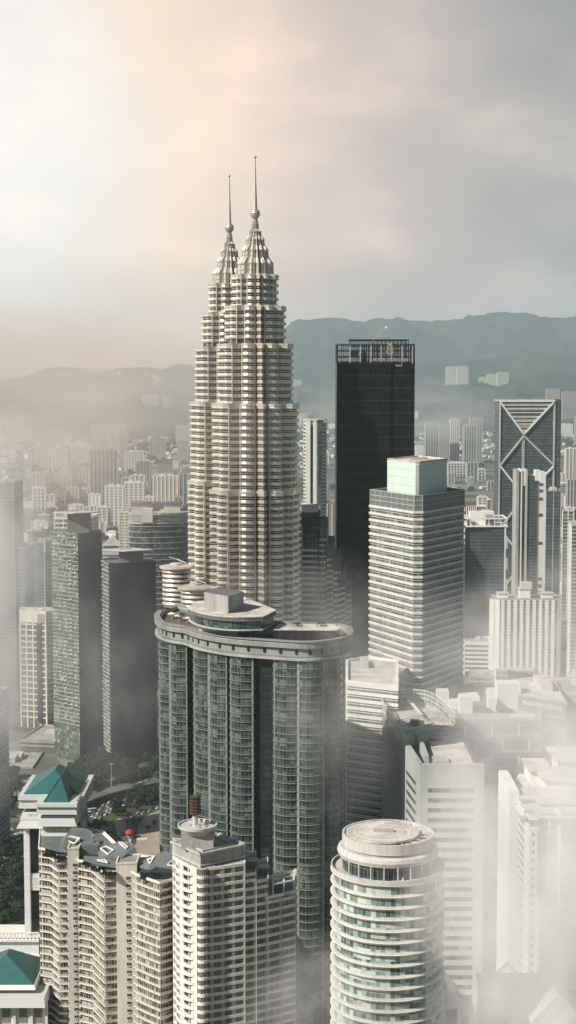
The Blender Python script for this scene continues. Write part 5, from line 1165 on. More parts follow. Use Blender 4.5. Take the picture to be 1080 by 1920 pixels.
# ================================================================ middle distance, right
def x_tower():
    d = 2080; k = d/F; X0, X1 = 937, 1039; zt = ZY(750, d); ox = WP(988, 800, d)[0]
    pts = [(WP(X0, 800, d)[0], d), (WP(X1, 800, d)[0], d), (WP(X1, 800, d)[0]+8, d+50), (WP(X0, 800, d)[0], d+50)]
    root, L, H = tower('cross_braced_tower', 'tall dark glass tower framed by huge white crossing braces', 'skyscraper', pts, zt-2, 'curt', fh=8, band='dgrey', bt=.5, bo=.12, plant=0, par=0)
    rx, ry = root.location.x, root.location.y; yf = d-ry-1.2
    def P(x, y): p_ = WP(x, y, d); return (p_[0]-rx, yf, p_[2])
    W_ = 3.0
    def br(p, q, m_='white', w_=W_, nm='brace'): MB().bar(P(*p), P(*q), w_, 2.2).build(nm, M[m_], root)
    L_, R_, C_ = X0+1, X1-1, 982
    br((L_-2, 752), (R_+2, 752), 'white', 4.2, 'top_beam'); br((L_, 754), (C_, 814)); br((R_, 754), (C_, 814))
    br((C_, 817), (L_, 872), 'lgrey', 2.4); br((C_, 817), (R_, 872), 'lgrey', 2.4); br((L_, 874), (C_, 930)); br((R_, 874), (C_, 930))
    br((C_, 932), (L_, 990), 'lgrey', 2.4); br((L_, 992), (C_, 1050)); br((C_, 1052), (L_, 1110), 'lgrey', 2.0); br((C_, 932), (R_, 990), 'lgrey', 2.4); br((R_, 992), (C_, 1050))
    MB().box(P(L_, 800)[0]-1.3, yf-.5, 0, P(L_, 800)[0]+.3, yf+1.6, zt-4).build('edge_frame', M['lgrey'], root); MB().box(P(R_, 800)[0]-.3, yf-.5, 0, P(R_, 800)[0]+1.8, yf+1.6, zt-4).build('edge_frame', M['lgrey'], root)
    MB().box(P(979, 800)[0], yf-.2, 0, P(984, 800)[0], yf+1.4, ZY(818, d)).build('centre_column', M['grey'], root)
    for i, yy in enumerate((757, 765, 773, 780, 787, 794, 800, 806)):
        f_ = 1-(yy-752)/63; c = C_; xa, xb = c-(c-L_)*f_+2, c+(R_-c)*f_-2; p0, p1 = P(xa, yy+4), P(xb, yy)
        MB().box(p0[0], yf+.2, p0[2], p1[0], yf+1.5, p1[2]).build('louvre', M[('cream2', 'lgrey', 'dgrey', 'lgrey')[i % 4]], root)
        MB().box(p0[0], yf+.1, p1[2]-.9, p1[0], yf-.4, p1[2]).build('ledge', M['white'], root)
    MB().box(P(X1+1, 800)[0], yf+1, 0, P(X1+11, 800)[0], yf+50, zt+1).build('side_slab', M['curt'], root); MB().box(P(X1+11, 800)[0], yf+3, 0, P(X1+13, 800)[0], yf+48, zt+.5).build('side_edge', M['grey'], root)
    MB().box(P(X0-3, 800)[0], yf+2, zt-2.02, P(X1+11, 800)[0], yf+50, zt+.8).build('roof_cap', M['grey'], root)
    cr = thing('tower_crane', 'flat topped crane lying over the cross braced tower roof', 'crane', (WP(994, 745, d)[0], d+20, zt+.8))
    MB().box(-1, -1, 0, 1, 1, 5).build('mast', M['dgrey'], cr); mb = MB(); 
    for q in range(14): mb.bar((-16+q*2.4, 0, 5), (-14.8+q*2.4, 0, 6.6), .3); mb.bar((-14.8+q*2.4, 0, 6.6), (-13.6+q*2.4, 0, 5), .3)
    mb.bar((-16, 0, 5), (17.6, 0, 5), .5); mb.bar((-14.8, 0, 6.6), (16.4, 0, 6.6), .4); mb.build('jib', M['dgrey'], cr)
x_tower()
def slim():
    d = 1900; z = ZY(886, d); k = d/F
    pts = [PX(970, d, 900), PX(1022, d, 900), PX(1022, d+34, 900), PX(970, d+34, 900)]
    root, L, H = tower('slim_grey_tower', 'slim grey tower between bright white edge walls before the cross braced tower', 'tower', pts, z-4, 'curt', fh=4, band='dgrey', bt=.8, bo=.3, plant=0, par=0)
    a = min(p[0] for p in L); X = lambda x: a+(x-970)*k; y0 = min(p[1] for p in L)
    for x0, x1, yy, m_, pr in ((968, 973, 881, 'grey', 1.4), (977, 979, 880, 'white', 2.2), (985, 989, 880, 'lgrey', 1.6), (1012, 1023, 885, 'white', 2.6)):
        MB().box(X(x0), y0-pr, 0, X(x1), y0+30, ZY(yy, d)).build('edge_wall', M[m_], root)
    MB().box(X(979), y0-1.2, H-12, X(985), y0+12, ZY(884, d)).build('white_head', M['white'], root); MB().box(X(1003), y0-2, H-6, X(1012), y0+10, ZY(881, d)).build('white_head', M['white'], root)
    for yy in (905, 917, 932, 962, 1015, 1082, 1095): MB().box(X(1009), y0-3.6, ZY(yy+4, d), X(1016), y0-.4, ZY(yy, d)).build('sky_balcony', M['dgrey'], root)
    me = MB().box(X(1009), -1.6, 0, X(1012.5), .1, 1.8).mesh('balcony', M['grey'])
    for q in range(48): link('balcony', me, root, (0, y0-.1, H-8-q*3.2))
slim()
def striped_hotel():
    d = 1650; y = 1130; zt = ZY(1124, d); k = d/F
    pts = [PX(919, d+3, y), PX(937, d, y), PX(1052, d, y), PX(1052, d+30, y), PX(919, d+32, y)]
    root, L, H = tower('white_ribbed_hotel', 'white hotel block with bold vertical ribs and small roof huts', 'hotel', pts, zt, 'office', fh=3.3, band='lgrey', bt=1.0, bo=.15, plant=0, par=1.5, parm='grey', roof='roofg')
    a = min(L, key=lambda p: p[1])[0]; x937 = sorted(p[0] for p in L)[2] if False else None
    px = WP(937, y, d)[0]-root.location.x; y0 = d-root.location.y; X = lambda x: px+(x-937)*k
    for i in range(10):
        x = 937+i*11.9+3; MB().box(X(x), y0-1.3, 0, X(x+5.8), y0+1, H-.6).build('rib', M['white'], root)
    MB().prism(ccw([(X(918.5), y0+2.4), (X(937), y0-1.0), (X(937), y0+3), (X(919), y0+6)]), 0, H-.2).build('blank_end_wall', M['white'], root)
    MB().box(X(1046), y0-1.8, 0, X(1052.5), y0+1, H-.5).build('balcony_stack', M['grey'], root)
    mb = MB().box(-.35, -.1, 0, .35, .1, 1.5); me = mb.mesh('window', M['drk'])
    for q in range(19): link('window', me, root, (X(927), y0+.65, H-4-q*3.3), atan2(-3, 11))
    for x0, x1, h in ((936, 955, 5), (977, 997, 10), (1018, 1040, 5)):
        MB().box(X(x0), y0+8, H, X(x1), y0+20, H+h).build('roof_hut', M['white'], root); MB().box(X(x0)-1.2, y0+7, H+h, X(x1)+1.2, y0+21, H+h+1).build('hut_roof', M['lgrey'], root)
    MB().box(X(979), y0+8.5, H+11, X(1000), y0+19, H+17).build('sign_box', M['lgrey'], root)
striped_hotel()
def glass21():
    d = 1760; r, L, H = T('glass_grid_tower', 'dark green gridded glass tower with a pale rooftop frame, right of the banded tower', 'office tower', 871, 946, 988, d, 44, 'curt', None, plant=0, par=0)
    k = d/F; px = WP(871, 988, d)[0]-r.location.x; y0 = d-r.location.y; X = lambda x: px+(x-871)*k
    MB().box(X(869.5), y0-1, 0, X(872), y0+3, H).build('edge_fin', M['white'], r); MB().box(X(946.5), y0-1, 0, X(949), y0+6, H).build('edge_fin', M['white'], r)
    for i in range(6): MB().box(X(949.5), y0-.8, H-25-i*24, X(953), y0+4, H-12-i*24).build('side_panel', M['lgrey'], r)
    MB().box(X(869), y0-1.6, H-.01, X(953), y0+44, H+1.4).build('roof_ledge', M['white'], r)
    for x0, x1, h, dd, m_ in ((870, 878, 9, 2, 'white'), (880, 886, 8, 3, 'lgrey'), (912, 925, 12, 2, 'grey'), (884, 930, 15, 16, 'white')): MB().box(X(x0), y0+dd, H+1.4, X(x1), y0+dd+10, H+1.4+h).build('roof_plant', M[m_], r)
    mb = MB(); ring(mb, [(X(870), y0-1), (X(952), y0-1), (X(952), y0+40), (X(870), y0+40)], [(X(872), y0+.5), (X(950), y0+.5), (X(950), y0+38), (X(872), y0+38)], H+9, H+10.5); mb.build('roof_frame', M['white'], r)
    for q in range(8): MB().box(X(870.2+q*11.4), y0-.9, H+1.4, X(871.4+q*11.4), y0, H+9).build('frame_post', M['white'], r)
glass21()
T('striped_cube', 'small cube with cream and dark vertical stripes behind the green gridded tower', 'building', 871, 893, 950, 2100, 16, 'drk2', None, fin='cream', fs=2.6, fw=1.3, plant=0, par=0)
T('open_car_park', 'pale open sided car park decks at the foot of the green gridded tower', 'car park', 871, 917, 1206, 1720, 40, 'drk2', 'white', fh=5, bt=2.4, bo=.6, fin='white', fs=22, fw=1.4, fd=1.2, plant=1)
T('shaded_office_slab', 'dark slab tower with pale edge lines just right of the cross braced tower', 'office tower', 1024, 1052, 922, 1780, 40, 'curt', 'dgrey', fh=5, bt=.5, fin='lgrey', fs=9, fw=.6)
T('misty_grey_tower', 'grey tower fading into mist near the right edge above the ribbed hotel', 'tower', 1055, 1076, 958, 1700, 40, 'curt2', 'lgrey', fh=4, bt=.6, fin='white', fs=8, fw=.7)
T('edge_grey_tower', 'tall pale tower cut by the right picture edge', 'tower', 1072, 1120, 985, 1600, 40, 'curt2', 'lgrey', fh=4, bt=.8, fin='white', fs=6, fw=.7)
T('low_grid_office', 'low grey office with window grid behind the hotel roof', 'office block', 930, 1000, 1256, 1640, 30, 'office', 'lgrey', fh=6, bt=1.6)
T('low_terrace_roofs', 'low block with sloping grey roofs left of the low grid office', 'building', 880, 926, 1268, 1600, 30, 'office', 'grey', fh=5, bt=1.8)
T('low_pale_hall', 'long low pale hall before the ribbed hotel at the right', 'building', 1004, 1062, 1236, 1700, 24, 'lgrey', 'white', fh=6, bt=.8)
T('low_left_edge_hall', 'low pale hall at the right edge beyond the tan block', 'building', 1066, 1110, 1268, 1580, 24, 'cream2', 'white', fh=6, bt=.8)
# lettered tower
def intermark():
    d = 1650; k = d/F; zt = ZY(793, d)
    a, b_, c = PX(570, d+8, 800), PX(594, d, 800), PX(612, d+16, 800)
    root, L, H = tower('lettered_white_tower', 'slender white tower with dark vertical lettering between the twins and the black tower', 'tower', [a, PX(574, d+2, 800), b_, c, (c[0]-6, c[1]+24), (a[0]+3, a[1]+24)], zt, 'office', fh=3.9, band='cream2', bt=1.7, bo=.7, plant=0, par=0, band_name='floor_band')
    rx, ry = root.location.x, root.location.y; X = lambda x, dd: WP(x, 800, dd)[0]-rx
    MB().box(X(573, d), d-ry-1.2, 0, X(582, d), d-ry+3, H+2).build('bright_wall', M['white'], root); MB().box(X(582, d), d-ry-.6, 0, X(587, d), d-ry+3, H-4).build('dark_slot', M['blkgl'], root)
    MB().box(X(587, d), d-ry-1.6, 0, X(593, d), d-ry+2, H+2).build('bright_wall', M['white'], root)
    p0, p1 = (X(593.3, d), d-ry-1.2), (X(603, d), d-ry+4.2); an = atan2(p1[1]-p0[1], p1[0]-p0[0]); l_ = hypot(p1[0]-p0[0], p1[1]-p0[1])
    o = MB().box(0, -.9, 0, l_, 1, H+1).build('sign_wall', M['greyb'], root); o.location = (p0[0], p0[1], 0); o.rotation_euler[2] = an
    txt = text_mesh('THE INTERMARK', 6.4, .15); txt.materials.append(M['black'])
    o = link('lettering', txt, root); h_ = max(v.co.x for v in txt.vertices)*2; sc = 60/h_; o.scale = (sc, 1.0, 1)
    from mathutils import Matrix
    # letters run down the wall, turned a quarter clockwise
    R1 = Matrix.Rotation(an, 4, 'Z') @ Matrix.Rotation(pi/2, 4, 'X') @ Matrix.Rotation(-pi/2, 4, 'Z')
    o.rotation_euler = R1.to_euler(); mid = l_*.28; nx_, ny_ = sin(an), -cos(an)
    o.location = (p0[0]+cos(an)*mid+nx_*1.1, p0[1]+sin(an)*mid+ny_*1.1, H-38)
    MB().prism(outset(L, -3), H, H+2.4, 0, 1).build('roof_room', [M['lgrey'], M['roofl']], root); MB().prism(outset(L, 1.0), H+2.4, H+3.6).build('roof_plate', M['lgrey'], root)
M['greyb'] = plain('shade_toned_cladding', (.44, .45, .44), .6)  # shade of the sign wall mixed into this grey, kept light behind black letters
intermark()
# ================================================================ far apartment blocks
far = [  # x0 x1 ytop ybase kind label
 (65,97,835,878,0,'pale block nearest the left edge in the row below the rounded hill'),(98,127,842,884,1,'slightly lower pale block second in the row below the rounded hill'),(133,170,832,876,0,'long pale slab third in the row below the rounded hill'),
 (171,197,795,848,2,'tall twin ribbed block with dark side, left of a ribbed neighbour'),(199,223,797,848,0,'tall ribbed block right of its dark sided neighbour'),(225,238,793,866,2,'thin tall dark block ending the tall ribbed group'),
 (168,222,845,938,3,'very tall misty block standing alone before the ribbed group'),(234,270,847,884,0,'pale wide block right of the very tall misty one'),(281,311,825,862,2,'pair of brownish slabs beneath the distant white terraces'),
 (330,348,798,836,0,'ribbed pale block left of the twins, upper of two'),(350,370,797,836,0,'ribbed pale block touching the twins, upper right'),(333,353,828,870,2,'brownish block below the ribbed pale one by the twins'),(356,372,833,870,0,'short pale block touching the twins, lower right'),
 (60,83,888,932,0,'pale block with white roof hut above the framed mid rise'),(85,103,890,930,3,'brownish block right of the white roof hut block'),(104,133,888,930,0,'pale ribbed pair of slabs in the lower left row'),(134,147,886,926,3,'faint block in mist beside the pale ribbed pair'),(148,168,880,928,0,'faint pale block left of the very tall misty one'),
 (61,86,915,956,4,'white framed mid rise standing beside the mosque domes'),(255,282,868,912,2,'dark topped block behind the cream stepped one'),(245,272,892,948,0,'cream stepped block below the dark topped one'),(287,334,893,954,0,'broad pale slab with fine windows before the twins'),(335,353,888,946,3,'grey slab with peaked top right of the broad pale slab'),
 (197,232,912,985,1,'tall block with bold balcony stripes left of the rounded office'),(233,270,905,970,1,'balcony striped block joined behind its taller left half'),(296,323,873,900,2,'brown topped block above the broad pale slab'),(166,189,928,950,5,'small white blank fronted hall amid the left trees'),
 (265,278,742,758,0,'first tiny bright block on the far ridge row left of the twins'),(281,297,741,760,0,'second tiny bright block on the far ridge row'),(300,314,742,762,0,'third tiny bright block on the far ridge row'),(315,322,745,762,3,'fourth tiny grey block on the far ridge row'),
 (168,175,695,701,0,'first tiny white terrace high on the left hillside'),(178,184,694,700,0,'second tiny white terrace high on the left hillside'),(187,196,696,702,0,'third tiny white terrace high on the left hillside'),(206,212,698,703,0,'lone tiny white block between the two hillside terrace clusters'),(220,228,697,703,0,'small white block right of the lone hillside one'),(270,278,699,705,0,'upper white terrace of the hillside cluster nearer the twins'),(281,296,703,709,0,'broad white terrace in the hillside cluster nearer the twins'),(288,304,711,716,0,'lowest white terrace in the hillside cluster nearer the twins'),
 (836,856,688,721,0,'bright far tower left half above the cross braced tower'),(857,878,687,721,0,'bright far tower right half above the cross braced tower'),(898,912,708,722,0,'low bright far block on the wooded rise, left'),(912,930,702,722,0,'low bright far block on the wooded rise, middle'),(932,954,699,722,0,'tallest bright far block on the wooded rise'),
 (1024,1049,729,768,2,'grey far block just right above the cross braced tower'),(1054,1079,735,786,3,'tall blue grey far block at the right edge'),(1050,1074,795,818,5,'wide cream far hall right of the cross braced tower'),(1060,1088,842,905,0,'cream striped block cut by the right edge'),
 (797,822,793,868,3,'blue grey tower with dark glazing, first of the group right of the black tower'),(823,843,795,868,2,'second blue grey tower beside the construction column'),(843,861,787,866,0,'pale striped tower in the middle of the blue grey group'),(869,893,798,872,3,'glassy green grey tower right of the pale striped one'),(880,904,783,868,2,'dark grid tower last in the blue grey group'),
 (839,874,868,894,4,'white framed mid rise below the blue grey group'),(875,896,868,905,3,'greenish block right of the white framed mid rise'),(896,910,880,900,4,'small white framed block further right'),(780,797,836,856,5,'low cream hall right of the black tower'),
 (550,566,713,724,0,'tiny bright block right of the twins on the hill'),(552,562,775,806,0,'thin cream block between the twins and the lettered tower'),(563,576,776,800,0,'cream ribbed block behind the lettered tower'),(612,634,945,1015,2,'dark ribbed block left of the black tower foot'),(616,632,795,804,5,'tiny white hall left of the black tower'),
 (776,784,772,786,5,'tiny pale hall touching the black tower right edge'),(1062,1082,900,950,3,'faint tower at the right edge below the cream striped block'),(0,30,940,975,3,'faint grey block behind the misty left edge tower'),(1078,1110,780,840,2,'pale grey tower just reaching in at the right edge')]
from mathutils.bvhtree import BVHTree
_dg = bpy.context.evaluated_depsgraph_get(); HB = [BVHTree.FromObject(o, _dg) for o in COL.objects if o.name.startswith('hills')]
def far_block(x0, x1, yt, yb, kind, label):
    d = min(DG(yb) if yb > 735 else 1e9, 1e9); zg = 0.0
    o_ = Vector((0, 0, HC)); dr_ = vdir((x0+x1)/2, yb); hits = [h for h in (b_.ray_cast(o_, dr_) for b_ in HB) if h[0]]
    if hits:
        h = min(hits, key=lambda q: q[3])[0]
        if h.y < d: d = h.y; zg = h.z
    if d > 16000: d = 9000; zg = 0
    k = d/F; w_ = (x1-x0)*k; dep = max(10, min(w_*.6, 26)); z = max(ZY(yt, d)-zg, 8)
    ox = WP((x0+x1)/2, yb, d)[0]; root = thing('apartment_block', label, 'apartment block', (ox, d, zg), 'far apartment blocks', radians(((x0*7) % 9)-2))
    wm, bm_, rm = (('apt', 'cream', 'cream2'), ('apt2', 'white', 'cream2'), ('apt3', 'tan', 'brownish'), ('curt2', 'lgrey', 'grey'), ('office', 'white', 'cream2'), ('cream', 'white', 'cream2'))[kind]
    MB().box(-w_/2, 0, -25 if zg else 0, w_/2, dep, z).build('wall', M[wm], root)
    big = w_ > 18 and z > 25
    if big:
        n_ = max(2, round(w_/11)); mb = MB().box(-1.5, -1.3, 0, 1.5, 1, z+.8); me = mb.mesh('bay', M[bm_])
        if True:
            for i in range(n_+1): link('bay', me, root, (-w_/2+1.5+(w_-3)*i/n_, 0, 0))
            me = MB().box(-1.3, -1, 0, 1.3, 1, z+.8).mesh('bay', M[bm_])
            for i in range(2): link('bay', me, root, (-w_/2, dep*(.3+.4*i), 0), -pi/2)
        if kind in (1, 4):
            h_ = 6.5 if kind == 1 else 9; me = MB().box(-w_/2-.8, -1.6, 0, w_/2+.6, dep*.5, 1.5 if kind == 1 else 1.8).mesh('floor_band', M[bm_])
            for q in range(int(min(z, 120)/h_)): link('floor_band', me, root, (0, 0, z-2-q*h_))
        MB().box(-w_*.3, dep*.3, z, -w_*.05, dep*.8, z+5).build('roof_hut', M[rm], root); MB().box(w_*.1, dep*.3, z, w_*.32, dep*.8, z+4).build('roof_hut', M[rm], root)
        MB().box(-w_/2-.6, -.6, z-.3, w_/2+.6, dep+.6, z+1).build('parapet', M[rm], root)
    else:
        MB().box(-w_/2-.5, -.5, z, w_/2+.5, dep+.5, z+1.2).build('roof', M[rm], root); MB().box(-w_*.2, dep*.3, z+1.2, w_*.1, dep*.7, z+3.5).build('roof_hut', M[bm_], root)
M['apt2'] = facade('striped_apartment_windows', (.05, .055, .055), (.25, .25, .23), 3.2, 3.2, (.45, .43, .38), .35, .3, rough=.4, lit=.2)
M['apt3'] = facade('brown_apartment_windows', (.05, .045, .04), (.22, .19, .16), 3.0, 3.1, (.34, .28, .235), .4, .35, rough=.4, lit=.2)
M['brownish'] = plain('brown_roof', (.22, .18, .155), .8)
for r in far: far_block(*r)

# mid rise blocks filling the districts
rq = random.Random(77); used_ = [((r[0]+r[1])/2, r[3]) for r in far]; n_mid = 0
for side, (xa, xb, ya, yb_), cnt in ((0, (15, 362, 866, 1010), 60), (1, (560, 1085, 835, 1010), 46)):
    tries = 0; c_ = 0
    while c_ < cnt and tries < 3000:
        tries += 1; x, y = rq.uniform(xa, xb), rq.uniform(ya, yb_)
        if side and 625 < x < 785: continue
        if not side and y > 900 and x < 60: continue
        if any(abs(x-u) < 17 and abs(y-v) < 9 for u, v in used_): continue
        used_.append((x, y)); c_ += 1; sc_ = (y-700)/200; w_ = rq.uniform(9, 19)*sc_*1.1; h_ = rq.uniform(9, 26)*sc_; kd = rq.choice((0, 1, 0, 2, 3, 4, 0, 5))
        zx = (('near the mosque domes', 100), ('below the tall misty block', 190), ('behind the rounded glass office', 290), ('next to the twin skyscrapers', 999)) if side == 0 else (('by the lettered white tower', 630), ('behind the banded white tower', 870), ('beside the cross braced tower', 940), ('beyond the cross braced tower', 2000))
        far_block(x-w_/2, x+w_/2, y-h_, y, kd, ('slim ' if w_ < 11*sc_ else 'broad ' if w_ > 17*sc_ else '')+('ribbed cream', 'white balconied', 'brownish', 'grey', 'white framed', 'blank cream')[kd]+(' tower ' if h_ > 17*sc_ else ' mid rise ')+next(a for a, b_ in zx if x < b_)+(', near row' if y > 950 else ', middle row' if y > 900 else ', far row'))
# ================================================================ low city, trees
def leaf_mesh(name, nleaf, size, seed, m_, R=5.0, h=9.0, flat=.62):
    """crown of many small leaf clumps gathered on uneven lobes"""
    rnd = random.Random(seed); lobes = [(rnd.uniform(-.5, .5)*R, rnd.uniform(-.5, .5)*R, h*rnd.uniform(.55, .85), R*rnd.uniform(.38, .62)) for _ in range(7)]
    mb = MB()
    for q in range(nleaf):
        x, y, z, r_ = lobes[rnd.randrange(7)]; v = Vector((rnd.gauss(0, 1), rnd.gauss(0, 1), rnd.gauss(0, .8))).normalized()*r_*rnd.uniform(.6, 1.08); v.z *= flat+.2
        c = Vector((x, y, z))+v; n_ = (v.normalized()+Vector((rnd.gauss(0, .5), rnd.gauss(0, .5), rnd.gauss(0, .5)+.3))).normalized()
        e = n_.cross(Vector((.2, .7, .1))).normalized(); f_ = n_.cross(e); s_ = size*rnd.uniform(.6, 1.3); a = rnd.random()*3; e, f_ = e*cos(a)+f_*sin(a), f_*cos(a)-e*sin(a)
        mb.add([tuple(c+e*s_), tuple(c+f_*s_*.8), tuple(c-e*s_*.9), tuple(c-f_*s_)], [(0, 1, 2, 3)])
    return mb.mesh(name, m_)
CR = [leaf_mesh('crown', 420, .85, s_, M['leaf'] if s_ % 3 else M['leaf2']) for s_ in range(1, 6)]
tm = MB().tube([(0, 0, 0), (.15, .1, 3), (0, .2, 6)], [.38, .28, .12], 7)
for a in range(5): tm.tube([(0.1, .1, 3+a*.3), (cos(a*1.3)*1.4, sin(a*1.3)*1.4, 5.3+a*.2), (cos(a*1.3)*2.3, sin(a*1.3)*2.3, 6.4)], [.16, .1, .04], 5)
TRK = tm.mesh('trunk', M['bark'])
def tree(x, y, label, group, s_=1.0, ci=0):
    g_ = GP(x, y); r_ = thing('tree', label, 'tree', g_, group, random.random()*6.28); r_.scale = (s_, s_, s_*random.uniform(.9, 1.15))
    link('trunk', TRK, r_); link('crown', CR[ci % 5], r_); return r_
rnd = random.Random(21)
# ---- sheets of road, lawn and paving lying on the ground
def sheet(name, pts, m_, z, kind='structure', label=None, raise_=0):
    p = [GP(x, y, 0) for x, y in pts]; p = [(a, b_) for a, b_, _ in p]
    p = ccw(p)
    if raise_: o = MB().prism(p, z, z+raise_).build(name, M[m_], None, kind=kind, label=label)
    else: o = MB().add([(a, b_, z) for a, b_ in p], [tuple(range(len(p)))]).build(name, M[m_], None, kind=kind, label=label)
    return o
def strip(name, pts, w_, m_, z, th=0, label=None, kind='structure'):
    c = crv([GP(x, y)[:2] for x, y in pts], 5); l_, r_ = [], []
    for i, p in enumerate(c):
        a, b_ = c[max(i-1, 0)], c[min(i+1, len(c)-1)]; t_ = Vector((b_[0]-a[0], b_[1]-a[1])).normalized(); l_.append((p[0]-t_.y*w_/2, p[1]+t_.x*w_/2)); r_.append((p[0]+t_.y*w_/2, p[1]-t_.x*w_/2))
    mb = MB(); n_ = len(c)
    for i in range(n_-1):
        q = [l_[i], r_[i], r_[i+1], l_[i+1]]; mb.add([(a, b_, z) for a, b_ in q], [(0, 1, 2, 3)])
        if th:
            mb.add([(l_[i][0], l_[i][1], z), (l_[i+1][0], l_[i+1][1], z), (l_[i+1][0], l_[i+1][1], z-th), (l_[i][0], l_[i][1], z-th)], [(0, 1, 2, 3)]); mb.add([(r_[i][0], r_[i][1], z), (r_[i+1][0], r_[i+1][1], z), (r_[i+1][0], r_[i+1][1], z-th), (r_[i][0], r_[i][1], z-th)], [(3, 2, 1, 0)])
    return mb.build(name, M[m_], None, kind=kind, label=label), c
M['asph'] = plain('asphalt', (.055, .055, .056), .9, var=.25, streak=False)
M['asph2'] = plain('worn_concrete_deck', (.13, .128, .12), .9, var=.2, streak=False)
M['lawn'] = leafmat('lawn_grass', (.045, .075, .02), (.075, .115, .035))
M['pav'] = facade('tan_plaza_paving', (.30, .25, .19), (.36, .305, .24), 9, 9, (.22, .185, .15), .05, .05, rough=.9, lit=.4)
M['tan2'] = plain('tan_paving', (.33, .285, .225), .9, var=.22, sc=.05, streak=False)
M['line'] = plain('road_paint', (.7, .7, .68), .8)
sheet('junction_road', [(118, 1610), (112, 1528), (175, 1490), (300, 1462), (330, 1500), (300, 1560), (340, 1640), (200, 1640)], 'asph', .004, label='dark road junction behind the cream apartments')
sheet('wooded_park_ground', [(300, 1462), (330, 1430), (240, 1400), (130, 1440), (120, 1500), (175, 1488)], 'wet', .008) if 'wet' in M else None
deck, cdeck = strip('elevated_road', [(60, 1556), (130, 1524), (180, 1503), (240, 1487), (330, 1470), (420, 1462)], 15, 'asph2', 6, 1.4, 'pale elevated road crossing behind the teal roofed tower')
for s_ in (-7.3, 7.3): pass
strip('left_road', [(-60, 1500), (0, 1534), (50, 1530), (110, 1500)], 16, 'asph2', .01)
strip('left_road', [(-60, 1560), (0, 1560), (60, 1562), (110, 1580)], 18, 'asph', .008)
sheet('plaza_paving', [(258, 1550), (272, 1530), (300, 1518), (345, 1502), (345, 1640), (236, 1640), (240, 1600), (256, 1580)], 'tan2', .012, label='tan paved plaza below the glass residence')
sheet('drop_off_path', [(213, 1540), (222, 1534), (233, 1536), (240, 1560), (246, 1580), (262, 1600), (230, 1600), (222, 1570)], 'tan2', .016)
for i, pts in enumerate(([(203, 1532), (214, 1520), (230, 1526), (226, 1532), (215, 1537), (206, 1541)], [(200, 1544), (208, 1541), (211, 1556), (205, 1560), (198, 1552)], [(237, 1545), (252, 1540), (258, 1550), (250, 1556), (240, 1558)], [(270, 1532), (300, 1515), (330, 1505), (330, 1498), (298, 1505), (276, 1516)], [(218, 1516), (236, 1512), (244, 1520), (232, 1526)])):
    sheet('lawn', pts, 'lawn', .02, 'stuff').update_tag(); tag(bpy.data.objects['lawn' if i == 0 else 'lawn.%03d' % i], ('green lawn left of the curving drop off path', 'small green lawn strip below the path bend', 'green lawn patch between the two red canopies', 'long green lawn wedge reaching to the glass residence', 'lawn patch beside the jammed road')[i], 'lawn', None, 'stuff')
mb = MB()
for x, y in ((228, 1574), (232, 1574), (236, 1575), (240, 1575), (244, 1576), (258, 1573), (262, 1573), (266, 1573), (270, 1573), (274, 1572)):
    g_ = GP(x, y); mb.add([(g_[0]-.5, g_[1]-3, .03), (g_[0]+.5, g_[1]-3, .03), (g_[0]+.5, g_[1]+3, .03), (g_[0]-.5, g_[1]+3, .03)], [(0, 1, 2, 3)])
mb.build('road_markings', M['line'], None, kind='structure', label='white zebra crossing bars on the plaza approach')
strip('right_highway', [(850, 985), (900, 968), (960, 955), (1040, 940), (1130, 930)], 26, 'asph2', 9, 1.6, 'elevated highway between the banded tower and the cross braced tower'); strip('right_highway', [(860, 1000), (930, 985), (1000, 975), (1130, 960)], 16, 'asph2', .02)
# piers under the elevated roads
for i, p in enumerate(cdeck[::3]): tag(MB().lathe([(1.0, 0), (1.0, 4.0), (2.2, 4.7)], 10).build('road_pier', M['grey'], None), 'grey concrete pier under the elevated road', 'pier', 'piers of the elevated road').location = (p[0], p[1], 0)
# lamp post
g_ = GP(209, 1488); lp = thing('street_lamp', 'tall thin lamp mast beside the elevated road', 'lamp mast', g_); MB().lathe([(.35, 0), (.2, 24)], 8).build('pole', M['lgrey'], lp); MB().box(-1.6, -.3, 24, 1.6, .3, 24.4).build('lamp_head', M['lgrey'], lp)
